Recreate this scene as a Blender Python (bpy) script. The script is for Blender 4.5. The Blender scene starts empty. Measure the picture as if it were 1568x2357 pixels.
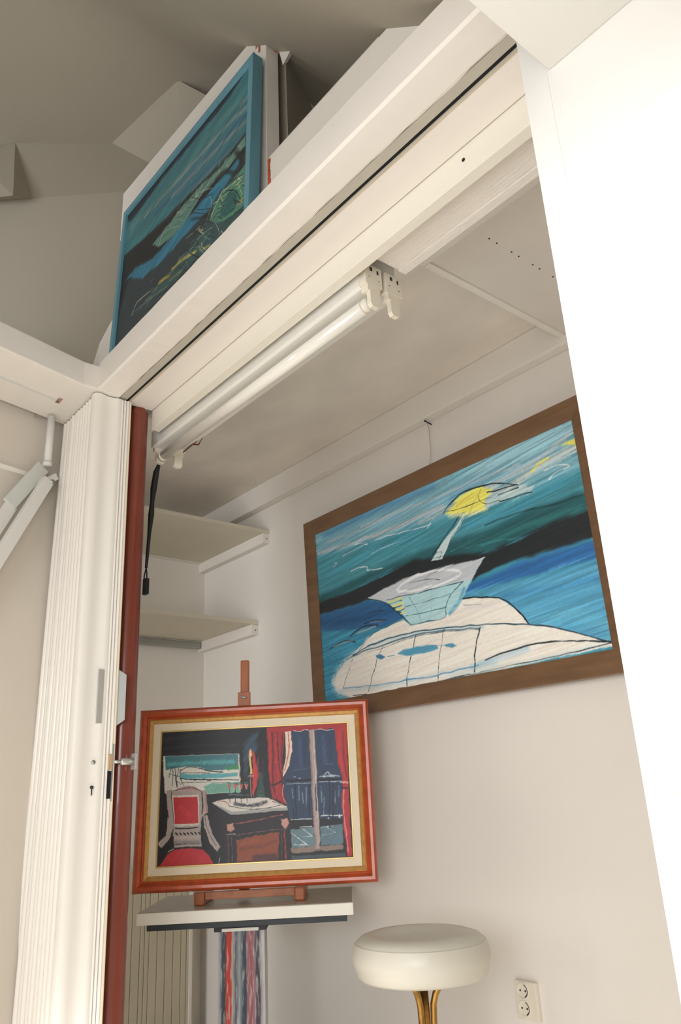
import bpy, bmesh, math, random
import numpy as np
from mathutils import Vector, Matrix

# ------------------------------------------------------------------ camera, world, lights, exposure
SC = bpy.context.scene
COL = SC.collection
EYE = 1.0          # camera height above the floor; all shapes below are laid out with z counted from the eye

cam_d = bpy.data.cameras.new('camera'); cam = bpy.data.objects.new('camera', cam_d); COL.objects.link(cam)
cam_d.sensor_fit = 'VERTICAL'; cam_d.sensor_height = 36.0; cam_d.lens = 27.19; cam_d.clip_start = 0.02
cam.matrix_world = Matrix(((0.63100486, 0.29232408, 0.71859551, 0.0),
                           (0.77426177, -0.17940492, -0.6069041, 0.0),
                           (-0.04849312, 0.93934046, -0.33954073, EYE),
                           (0, 0, 0, 1)))
SC.camera = cam

world = bpy.data.worlds.new('world'); SC.world = world; world.use_nodes = True
bg = world.node_tree.nodes['Background']; bg.inputs[0].default_value = (1.0, 0.985, 0.965, 1); bg.inputs[1].default_value = 0.36

def spot(name, loc, target, power, angle, color):
    d = bpy.data.lights.new(name, 'SPOT'); d.energy = power; d.spot_size = math.radians(angle); d.spot_blend = 0.4; d.shadow_soft_size = 0.15; d.color = color
    o = bpy.data.objects.new(name, d); COL.objects.link(o); o.location = (loc[0], loc[1], loc[2] + EYE)
    v = Vector((target[0], target[1], target[2] + EYE)) - o.location
    o.rotation_euler = v.to_track_quat('-Z', 'Y').to_euler()
    return o
def area(name, loc, target, sx, sy, power, color):
    d = bpy.data.lights.new(name, 'AREA'); d.shape = 'RECTANGLE'; d.size = sx; d.size_y = sy
    d.energy = power; d.color = color
    o = bpy.data.objects.new(name, d); COL.objects.link(o)
    o.location = (loc[0], loc[1], loc[2] + EYE)
    v = Vector((target[0], target[1], target[2] + EYE)) - o.location
    o.rotation_euler = v.to_track_quat('-Z', 'Y').to_euler()
    return o
area('window_light', (1.6, -3.0, 0.35), (-1.3, 1.5, 0.3), 1.8, 1.1, 74, (0.96, 0.97, 1.0))
area('left_fill_light', (-1.9, -3.2, 0.5), (-1.3, 1.5, 0.4), 1.2, 1.4, 78, (0.95, 0.97, 1.0))  # unseen fill light added behind the left side to even the tones
area('flash_light', (-0.30, -0.15, 0.30), (-1.9, 1.9, 0.5), 0.7, 0.6, 9.5, (0.97, 0.975, 1.0))  # soft unseen flash just left of the camera, not the ceiling lamp
spot('floor_bounce_spot', (-0.95, -0.95, 1.5), (-1.25, 0.62, -1.0), 830, 40, (0.97, 0.98, 1.0))  # added spot on the unseen floor, its bounce lifts the undersides
vs = SC.view_settings
vs.view_transform = 'Standard'; vs.look = 'None'; vs.gamma = 1.0; vs.use_curve_mapping = False
vs.exposure = 0.1

# ------------------------------------------------------------------ helpers
def lin(c):
    return tuple(((v/255)/12.92 if v/255 <= 0.04045 else ((v/255+0.055)/1.055)**2.4) for v in c)

def tagit(o, label=None, cat=None, group=None, kind=None):
    if label: o['label'] = label
    if cat: o['category'] = cat
    if group: o['group'] = group
    if kind: o['kind'] = kind
    return o

class MB:
    """collects shapes (z counted from the eye) and links them as one mesh object"""
    def __init__(s): s.bm = bmesh.new()
    def box(s, x0, x1, y0, y1, z0, z1, bev=0.0):
        b = bmesh.new()
        vs_ = [b.verts.new(p) for p in ((x0,y0,z0),(x1,y0,z0),(x1,y1,z0),(x0,y1,z0),(x0,y0,z1),(x1,y0,z1),(x1,y1,z1),(x0,y1,z1))]
        for f in ((3,2,1,0),(4,5,6,7),(0,1,5,4),(1,2,6,5),(2,3,7,6),(3,0,4,7)): b.faces.new([vs_[i] for i in f])
        if bev: bmesh.ops.bevel(b, geom=b.edges[:], offset=bev, segments=2, affect='EDGES', profile=0.6)
        return s._add(b)
    def prism(s, bottom, top, bev=0.0):
        """two matching rings of points"""
        b = bmesh.new(); n = len(bottom)
        v0 = [b.verts.new(p) for p in bottom]; v1 = [b.verts.new(p) for p in top]
        b.faces.new(v0[::-1]); b.faces.new(v1)
        for i in range(n): b.faces.new([v0[i], v0[(i+1) % n], v1[(i+1) % n], v1[i]])
        bmesh.ops.recalc_face_normals(b, faces=b.faces[:])
        if bev: bmesh.ops.bevel(b, geom=b.edges[:], offset=bev, segments=2, affect='EDGES', profile=0.6)
        return s._add(b)
    def plan(s, pts, z0, z1, bev=0.0):
        return s.prism([(x, y, z0) for x, y in pts], [(x, y, z1) for x, y in pts], bev)
    def faces(s, pts, idx):
        b = bmesh.new(); v = [b.verts.new(p) for p in pts]
        for f in idx: b.faces.new([v[i] for i in f])
        return s._add(b)
    def tube(s, pts, r, n=12, cap=True):
        b = bmesh.new(); P = [Vector(p) for p in pts]; rings = []
        rr = r if isinstance(r, (list, tuple)) else [r]*len(P)
        up = None
        for i, p in enumerate(P):
            t = (P[min(i+1, len(P)-1)] - P[max(i-1, 0)]).normalized()
            if up is None: up = Vector((0, 0, 1)) if abs(t.z) < 0.9 else Vector((1, 0, 0))
            a = t.cross(up).normalized(); c = a.cross(t).normalized(); up = c
            rings.append([b.verts.new(p + a*math.cos(2*math.pi*k/n)*rr[i] + c*math.sin(2*math.pi*k/n)*rr[i]) for k in range(n)])
        for i in range(len(P)-1):
            for k in range(n): b.faces.new([rings[i][k], rings[i][(k+1) % n], rings[i+1][(k+1) % n], rings[i+1][k]])
        if cap: b.faces.new(rings[0][::-1]); b.faces.new(rings[-1])
        bmesh.ops.recalc_face_normals(b, faces=b.faces[:])
        return s._add(b, True)
    def lathe(s, prof, cx, cy, n=64, wob=None):
        b = bmesh.new(); rings = []
        for r, z in prof:
            rings.append([b.verts.new((cx+math.cos(2*math.pi*k/n)*r, cy+math.sin(2*math.pi*k/n)*r, z)) for k in range(n)])
        for i in range(len(prof)-1):
            for k in range(n): b.faces.new([rings[i][k], rings[i][(k+1) % n], rings[i+1][(k+1) % n], rings[i+1][k]])
        b.faces.new(rings[0][::-1]); b.faces.new(rings[-1])
        bmesh.ops.recalc_face_normals(b, faces=b.faces[:])
        return s._add(b, True)
    def ngon(s, pts, thick):
        """flat outline given as 3-D points, thickened along vector thick"""
        t = Vector(thick)
        return s.prism([tuple(p) for p in pts], [tuple(Vector(p)+t) for p in pts])
    def _add(s, b, smooth=False):
        if smooth:
            for f in b.faces: f.smooth = True
        me = bpy.data.meshes.new('tmp'); b.to_mesh(me); b.free(); s.bm.from_mesh(me); bpy.data.meshes.remove(me)
        return s
    def build(s, name, mat, parent=None, origin=None, smooth_angle=None, M=None):
        if M is not None: bmesh.ops.transform(s.bm, matrix=M, verts=s.bm.verts[:])
        me = bpy.data.meshes.new(name)
        if parent is not None:
            L = root_loc(parent)
            o_rel = Vector((L[0], L[1], L[2]-EYE))
        else:
            if origin is None:
                xs = [v.co for v in s.bm.verts]
                origin = ((min(v.x for v in xs)+max(v.x for v in xs))/2, (min(v.y for v in xs)+max(v.y for v in xs))/2, min(v.z for v in xs))
            o_rel = Vector(origin)
        bmesh.ops.translate(s.bm, vec=-o_rel, verts=s.bm.verts[:])
        if smooth_angle is not None:
            for f in s.bm.faces: f.smooth = True
            for e in s.bm.edges:
                if len(e.link_faces) == 2 and e.calc_face_angle(0) > smooth_angle: e.smooth = False
        s.bm.to_mesh(me); s.bm.free()
        if isinstance(mat, (list, tuple)):
            for m in mat: me.materials.append(m)
        else: me.materials.append(mat)
        o = bpy.data.objects.new(name, me); COL.objects.link(o)
        if parent is not None: o.parent = parent
        else: o.location = (o_rel.x, o_rel.y, o_rel.z+EYE)
        return o

def root_loc(o):
    L = Vector((0, 0, 0))
    while o is not None:
        L = L + Vector(o.location); o = o.parent
    return L

def thing(name, x, y, z, label, cat, group=None, kind=None):
    o = bpy.data.objects.new(name, None); COL.objects.link(o); o.location = (x, y, z+EYE); o.empty_display_size = 0.1
    return tagit(o, label, cat, group, kind)

# ------------------------------------------------------------------ materials
def mat(name, col, rough=0.6, metal=0.0, bump=0.0, bscale=40.0, var=0.0, vscale=3.0, coat=0.0, stretch=(1, 1, 1), spec=0.5):
    m = bpy.data.materials.new(name); m.use_nodes = True; nt = m.node_tree; b = nt.nodes['Principled BSDF']
    c = lin(col); b.inputs['Base Color'].default_value = (*c, 1); b.inputs['Roughness'].default_value = rough; b.inputs['Metallic'].default_value = metal
    b.inputs['Coat Weight'].default_value = coat; b.inputs['Specular IOR Level'].default_value = spec
    if bump or var:
        tc = nt.nodes.new('ShaderNodeTexCoord'); mp = nt.nodes.new('ShaderNodeMapping'); mp.inputs['Scale'].default_value = stretch
        nt.links.new(tc.outputs['Object'], mp.inputs['Vector'])
    if var:
        n = nt.nodes.new('ShaderNodeTexNoise'); n.inputs['Scale'].default_value = vscale; n.inputs['Detail'].default_value = 6
        nt.links.new(mp.outputs[0], n.inputs['Vector'])
        r = nt.nodes.new('ShaderNodeValToRGB'); r.color_ramp.elements[0].position = 0.3; r.color_ramp.elements[1].position = 0.7
        r.color_ramp.elements[0].color = (*[v*(1-var) for v in c], 1); r.color_ramp.elements[1].color = (*[min(1, v*(1+var*0.5)) for v in c], 1)
        nt.links.new(n.outputs[0], r.inputs[0]); nt.links.new(r.outputs[0], b.inputs['Base Color'])
    if bump:
        n2 = nt.nodes.new('ShaderNodeTexNoise'); n2.inputs['Scale'].default_value = bscale; n2.inputs['Detail'].default_value = 4
        nt.links.new(mp.outputs[0], n2.inputs['Vector'])
        bp = nt.nodes.new('ShaderNodeBump'); bp.inputs['Strength'].default_value = bump; bp.inputs['Distance'].default_value = 0.01
        nt.links.new(n2.outputs[0], bp.inputs['Height']); nt.links.new(bp.outputs[0], b.inputs['Normal'])
    return m

M_wall = mat('painted plaster', (236, 230, 221), 0.85, bump=0.12, bscale=14, var=0.035, vscale=2.2)
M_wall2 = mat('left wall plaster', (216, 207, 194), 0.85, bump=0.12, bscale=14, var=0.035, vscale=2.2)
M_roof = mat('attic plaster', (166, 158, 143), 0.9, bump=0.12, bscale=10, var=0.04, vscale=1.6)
M_ceil = mat('alcove ceiling paint', (238, 229, 217), 0.9, bump=0.12, bscale=9, var=0.10, vscale=3.2, stretch=(1, 1.6, 1))
M_wood = mat('white painted timber', (236, 230, 221), 0.5, bump=0.07, bscale=16, var=0.03, vscale=6, stretch=(0.35, 2, 2))
M_cream = mat('cream painted batten', (236, 230, 216), 0.5, bump=0.1, bscale=20, stretch=(0.3, 2, 2))
M_tex = mat('combed board', (238, 231, 222), 0.75, bump=0.35, bscale=60, stretch=(0.25, 6, 2))
M_panel = mat('grey ceiling panel', (224, 217, 208), 0.75, bump=0.06, bscale=12, var=0.06, vscale=4)
M_white = mat('bright white paint', (221, 219, 213), 0.55, bump=0.04, bscale=12)
M_soffit = mat('soffit paint', (214, 211, 203), 0.7, bump=0.05, bscale=12)
M_pvc = mat('white pvc', (240, 235, 226), 0.33, bump=0.05, bscale=5, stretch=(4, 4, 0.4), coat=0.15)
M_pvc2 = mat('aged pvc edge', (224, 212, 188), 0.45)
M_black = mat('black gap', (14, 13, 12), 0.8)
M_grey = mat('grey painted rail', (188, 182, 168), 0.6, var=0.06, vscale=12)
M_tan = mat('tan edge strip', (206, 192, 170), 0.8, var=0.2, vscale=18, stretch=(0.4, 3, 3))
M_rust = mat('orange filler', (190, 88, 48), 0.9, bump=0.6, bscale=120, var=0.3, vscale=80)
M_redpost = mat('red brown lacquer', (120, 52, 36), 0.28, bump=0.04, bscale=8, var=0.12, vscale=9, coat=0.3)
M_chrome = mat('brushed chrome', (206, 205, 200), 0.25, metal=0.6)
M_link = mat('grey white hinge paint', (206, 209, 202), 0.5)
M_alu = mat('dull aluminium', (170, 172, 168), 0.42, metal=0.8)
M_brass = mat('worn brass', (178, 136, 72), 0.34, metal=0.9, bump=0.15, bscale=60, var=0.35, vscale=22)
M_leather = mat('white vinyl', (206, 201, 187), 0.38, bump=0.06, bscale=70, var=0.04, vscale=8)
M_plastic = mat('old white plastic', (232, 224, 206), 0.4, var=0.05, vscale=20)
M_tube = mat('milky glass tube', (240, 236, 226), 0.15, coat=0.5)
M_enamel = mat('white enamel', (234, 231, 222), 0.35, bump=0.03, bscale=12)
M_cord = mat('black cord', (24, 26, 28), 0.55)
M_teal = mat('teal frame paint', (104, 156, 172), 0.5, bump=0.25, bscale=30, var=0.10, vscale=16, stretch=(1, 1, 0.3))
M_oak = mat('walnut frame', (122, 90, 62), 0.45, bump=0.08, bscale=40, var=0.22, vscale=10, stretch=(0.5, 2, 3), coat=0.1)
M_red = mat('orange brown moulding', (186, 80, 42), 0.36, var=0.22, vscale=14, coat=0.12, stretch=(0.6, 2, 2))
M_gold = mat('gold leaf', (206, 158, 92), 0.35, metal=0.35, bump=0.2, bscale=90, var=0.15, vscale=60)
M_mat = mat('linen liner', (238, 224, 198), 0.85, bump=0.2, bscale=200)
M_gilt = mat('pale gilt fillet', (214, 186, 116), 0.35, metal=0.3)
M_easel = mat('oiled beech', (178, 100, 50), 0.4, bump=0.05, bscale=30, var=0.18, vscale=14, stretch=(3, 3, 0.5), coat=0.2)
M_easel2 = mat('worn beech', (196, 128, 88), 0.5, var=0.25, vscale=30)
M_slab = mat('off white slab', (238, 234, 222), 0.45, bump=0.08, bscale=30)
M_slabtop = mat('grey green slab top', (176, 172, 156), 0.35, var=0.12, vscale=8, stretch=(0.5, 3, 1))
M_dark = mat('dark grey paint', (44, 50, 54), 0.55, var=0.2, vscale=20)
M_floor = mat('light floor boards', (214, 206, 194), 0.6, var=0.1, vscale=4, stretch=(0.4, 4, 1))
M_rib = mat('cream ribbed board', (206, 196, 172), 0.7, var=0.08, vscale=5)

def stripes_mat():
    """column paint: dry brushed vertical stripes in red, slate, lilac and white (object coordinate u across the face)"""
    m = bpy.data.materials.new('striped column paint'); m.use_nodes = True; nt = m.node_tree; b = nt.nodes['Principled BSDF']; b.inputs['Roughness'].default_value = 0.6
    at = nt.nodes.new('ShaderNodeAttribute'); at.attribute_name = 'across'
    nz = nt.nodes.new('ShaderNodeTexNoise'); nz.inputs['Scale'].default_value = 9; tc = nt.nodes.new('ShaderNodeTexCoord')
    mp = nt.nodes.new('ShaderNodeMapping'); mp.inputs['Scale'].default_value = (1, 1, 1.2); nt.links.new(tc.outputs['Object'], mp.inputs[0]); nt.links.new(mp.outputs[0], nz.inputs['Vector'])
    ma = nt.nodes.new('ShaderNodeMath'); ma.operation = 'MULTIPLY_ADD'; ma.inputs[1].default_value = 0.07; nt.links.new(nz.outputs[0], ma.inputs[0])
    sb = nt.nodes.new('ShaderNodeMath'); sb.operation = 'SUBTRACT'; sb.inputs[1].default_value = 0.035; nt.links.new(at.outputs['Fac'], sb.inputs[0]); nt.links.new(sb.outputs[0], ma.inputs[2])
    cr = nt.nodes.new('ShaderNodeValToRGB'); nt.links.new(ma.outputs[0], cr.inputs[0])
    st = [(0.0, (196, 196, 196)), (0.09, (60, 76, 88)), (0.15, (44, 58, 68)), (0.19, (190, 62, 40)), (0.28, (186, 54, 36)), (0.31, (176, 170, 164)), (0.38, (86, 90, 96)), (0.46, (150, 156, 162)), (0.54, (48, 66, 76)), (0.60, (54, 70, 78)),
          (0.63, (160, 104, 110)), (0.72, (150, 86, 92)), (0.78, (156, 120, 126)), (0.82, (70, 60, 72)), (0.88, (66, 66, 78)), (0.92, (170, 164, 166)), (1.0, (206, 204, 200))]
    el = cr.color_ramp.elements
    el[0].position = 0; el[0].color = (*lin(st[0][1]), 1); el[1].position = 1; el[1].color = (*lin(st[-1][1]), 1)
    for p, c in st[1:-1]:
        e = el.new(p); e.color = (*lin(c), 1)
    n2 = nt.nodes.new('ShaderNodeTexNoise'); n2.inputs['Scale'].default_value = 60; n2.inputs['Detail'].default_value = 8
    m2 = nt.nodes.new('ShaderNodeMapping'); m2.inputs['Scale'].default_value = (2.6, 2.6, 0.32); nt.links.new(tc.outputs['Object'], m2.inputs[0]); nt.links.new(m2.outputs[0], n2.inputs['Vector'])
    r2 = nt.nodes.new('ShaderNodeValToRGB'); r2.color_ramp.elements[0].position = 0.52; r2.color_ramp.elements[1].position = 0.68
    r2.color_ramp.elements[0].color = (0, 0, 0, 1); r2.color_ramp.elements[1].color = (0.5, 0.5, 0.5, 1); nt.links.new(n2.outputs[0], r2.inputs[0])
    mx = nt.nodes.new('ShaderNodeMixRGB'); mx.inputs[2].default_value = (*lin((214, 212, 208)), 1); nt.links.new(cr.outputs[0], mx.inputs[1]); nt.links.new(r2.outputs[0], mx.inputs[0])
    nt.links.new(mx.outputs[0], b.inputs['Base Color'])
    return m

# ------------------------------------------------------------------ painted canvases
def noise2(h, w, gy, gx, rng):
    g = rng.random((gy+2, gx+2)); y = np.linspace(0, gy, h); x = np.linspace(0, gx, w)
    yi = y.astype(int); xi = x.astype(int); fy = (y-yi)[:, None]; fx = (x-xi)[None, :]; fy = fy*fy*(3-2*fy); fx = fx*fx*(3-2*fx)
    a = g[yi][:, xi]; b = g[yi][:, xi+1]; c = g[yi+1][:, xi]; d = g[yi+1][:, xi+1]
    return (a*(1-fx)+b*fx)*(1-fy)+(c*(1-fx)+d*fx)*fy

def paint_grid(ops, nx, ny, aspect, angle, seed, streak=0.10):
    """brush the strokes in ops onto an nx x ny grid; coordinates are thousandths of the canvas width / height"""
    rng = np.random.default_rng(seed)
    img = np.zeros((ny, nx, 3)); X, Y = np.meshgrid(np.linspace(0, 1, nx), np.linspace(0, 1/aspect, ny))
    ca, sa = math.cos(angle), math.sin(angle)
    U = X*ca+Y*sa; V = -X*sa+Y*ca
    nz = noise2(900, 40, 150, 9, rng)+0.6*noise2(900, 40, 320, 14, rng)
    ui = ((U-U.min())/(U.max()-U.min())*39).astype(int); vi = ((V-V.min())/(V.max()-V.min())*899).astype(int)
    stk = nz[vi, ui]-nz.mean()
    fine = noise2(ny, nx, ny//3, nx//3, rng)-0.5
    n3 = noise2(900, 40, 60, 5, rng)-0.5; mood = n3[vi, ui]
    wob = (noise2(ny, nx, 22, 36, rng)-0.5)*0.006
    for kind, c, w, soft, al, q in ops:
        p = np.array(q, float).reshape(-1, 2)/1000.0; p[:, 1] /= aspect
        w = w/1000.0; sf = max(soft/1000.0, 0.0012); pad = w+sf*2+0.006
        x0 = int(np.clip((p[:, 0].min()-pad)*(nx-1), 0, nx-1)); x1 = int(np.clip((p[:, 0].max()+pad)*(nx-1)+2, 1, nx))
        y0 = int(np.clip((p[:, 1].min()-pad)*aspect*(ny-1), 0, ny-1)); y1 = int(np.clip((p[:, 1].max()+pad)*aspect*(ny-1)+2, 1, ny))
        if x1 <= x0 or y1 <= y0: continue
        xs = X[y0:y1, x0:x1]+wob[y0:y1, x0:x1]; ys = Y[y0:y1, x0:x1]+wob[y0:y1, x0:x1]*0.7
        d = np.full(xs.shape, 9.0); n = len(p); seg = n if kind == 'P' else n-1
        inside = np.zeros(xs.shape, bool)
        if kind == 'S' and n > 2:   # round the brush line
            pp = [p[0]]
            for i in range(n-1):
                a0 = p[max(i-1, 0)]; a1 = p[i]; a2 = p[i+1]; a3 = p[min(i+2, n-1)]
                for t in (0.33, 0.66, 1.0):
                    pp.append(0.5*((2*a1)+(-a0+a2)*t+(2*a0-5*a1+4*a2-a3)*t*t+(-a0+3*a1-3*a2+a3)*t**3))
            p = np.array(pp); n = len(p); seg = n-1
        for i in range(seg):
            a = p[i]; b = p[(i+1) % n]; e = b-a; L = e@e+1e-12
            t = np.clip(((xs-a[0])*e[0]+(ys-a[1])*e[1])/L, 0, 1)
            d = np.minimum(d, np.hypot(xs-a[0]-t*e[0], ys-a[1]-t*e[1]))
            if kind == 'P' and a[1] != b[1]:
                cr = ((a[1] > ys) != (b[1] > ys)) & (xs < (b[0]-a[0])*(ys-a[1])/(b[1]-a[1])+a[0]); inside ^= cr
        s = np.where(inside, d, -d) if kind == 'P' else w/2-d
        st = stk[y0:y1, x0:x1]
        s = s+fine[y0:y1, x0:x1]*min(sf, 0.004)*0.5+st*sf*1.3
        A = np.clip(s/(2*sf)+0.5, 0, 1); A = (A*A*(3-2*A))*al
        k = min(1.0, soft/9.0)
        if kind == 'S' and k > 0.3: A = A*(1-0.45*np.clip(st*2.2, 0, 1))
        cc = np.array(c, float)*(1+k*streak*2.2*st[..., None])+k*streak*90*mood[y0:y1, x0:x1, None]*np.array((1.0, 0.75, 0.55))
        img[y0:y1, x0:x1] = img[y0:y1, x0:x1]*(1-A[..., None])+cc*A[..., None]
    lum = 1+0.25*streak*stk+0.04*fine
    img = np.clip(img*lum[..., None], 0, 255)/255
    return np.where(img <= 0.04045, img/12.92, ((img+0.055)/1.055)**2.4)

M_art = bpy.data.materials.new('oil paint'); M_art.use_nodes = True
_nt = M_art.node_tree; _b = _nt.nodes['Principled BSDF']; _b.inputs['Roughness'].default_value = 0.5
_a = _nt.nodes.new('ShaderNodeAttribute'); _a.attribute_name = 'paint'; _nt.links.new(_a.outputs['Color'], _b.inputs['Base Color'])

def canvas(name, parent, TL, TR, BR, BL, ops, nx, ny, angle, seed, gain, streak=0.10):
    """a stretched canvas: front grid that carries the painting, plus sides and back"""
    TL, TR, BR, BL = [np.array(p, float) for p in (TL, TR, BR, BL)]
    W = np.linalg.norm(TR-TL); H = np.linalg.norm(BL-TL)
    img = paint_grid(ops, nx, ny, W/H, angle, seed, streak)*gain
    u = np.linspace(0, 1, nx)[None, :, None]; v = np.linspace(0, 1, ny)[:, None, None]
    P = (TL*(1-u)+TR*u)*(1-v)+(BL*(1-u)+BR*u)*v
    nrm = np.cross(BL-TL, TR-TL); nrm /= np.linalg.norm(nrm)
    back = np.array([TL, TR, BR, BL])-nrm*0.012
    L = root_loc(parent); off = np.array([L.x, L.y, L.z-EYE])
    co = np.concatenate([P.reshape(-1, 3), back])-off
    idx = np.arange(nx*ny).reshape(ny, nx)
    q = np.stack([idx[:-1, :-1], idx[1:, :-1], idx[1:, 1:], idx[:-1, 1:]], -1).reshape(-1, 4)
    n = nx*ny; a, b, c, d = 0, nx-1, n-1, n-nx
    q = np.concatenate([q, np.array([[n, n+1, n+2, n+3], [a, b, n+1, n], [b, c, n+2, n+1], [c, d, n+3, n+2], [d, a, n, n+3]])])
    me = bpy.data.meshes.new(name); me.vertices.add(len(co)); me.vertices.foreach_set('co', co.ravel())
    me.loops.add(q.size); me.loops.foreach_set('vertex_index', q.ravel().astype(np.int32))
    me.polygons.add(len(q)); me.polygons.foreach_set('loop_start', np.arange(0, q.size, 4, dtype=np.int32)); me.polygons.foreach_set('loop_total', np.full(len(q), 4, np.int32))
    me.update(calc_edges=True)
    at = me.color_attributes.new('paint', 'FLOAT_COLOR', 'POINT')
    rgba = np.ones((len(co), 4), np.float32); rgba[:n, :3] = np.clip(img.reshape(-1, 3), 0, 1); rgba[n:, :3] = 0.6
    at.data.foreach_set('color', rgba.ravel())
    me.materials.append(M_art); me.validate()
    o = bpy.data.objects.new(name, me); COL.objects.link(o); o.parent = parent
    return o

def frame_ring(mb, c, ux, uy, n, w, h, prof):
    """mitred picture moulding: prof = [(inset, height)] closed section swept round a w x h rectangle centred at c"""
    c, ux, uy, n = map(Vector, (c, ux, uy, n)); b = bmesh.new(); rings = []
    for sx, sy in ((-1, 1), (1, 1), (1, -1), (-1, -1)):
        rings.append([b.verts.new(c+ux*sx*(w/2-i)+uy*sy*(h/2-i)+n*z) for i, z in prof])
    m = len(prof)
    for k in range(4):
        for j in range(m):
            b.faces.new([rings[k][j], rings[(k+1) % 4][j], rings[(k+1) % 4][(j+1) % m], rings[k][(j+1) % m]])
    bmesh.ops.recalc_face_normals(b, faces=b.faces[:])
    return mb._add(b)

# brush strokes of the three paintings: kind, colour, width, softness, opacity, points

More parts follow.
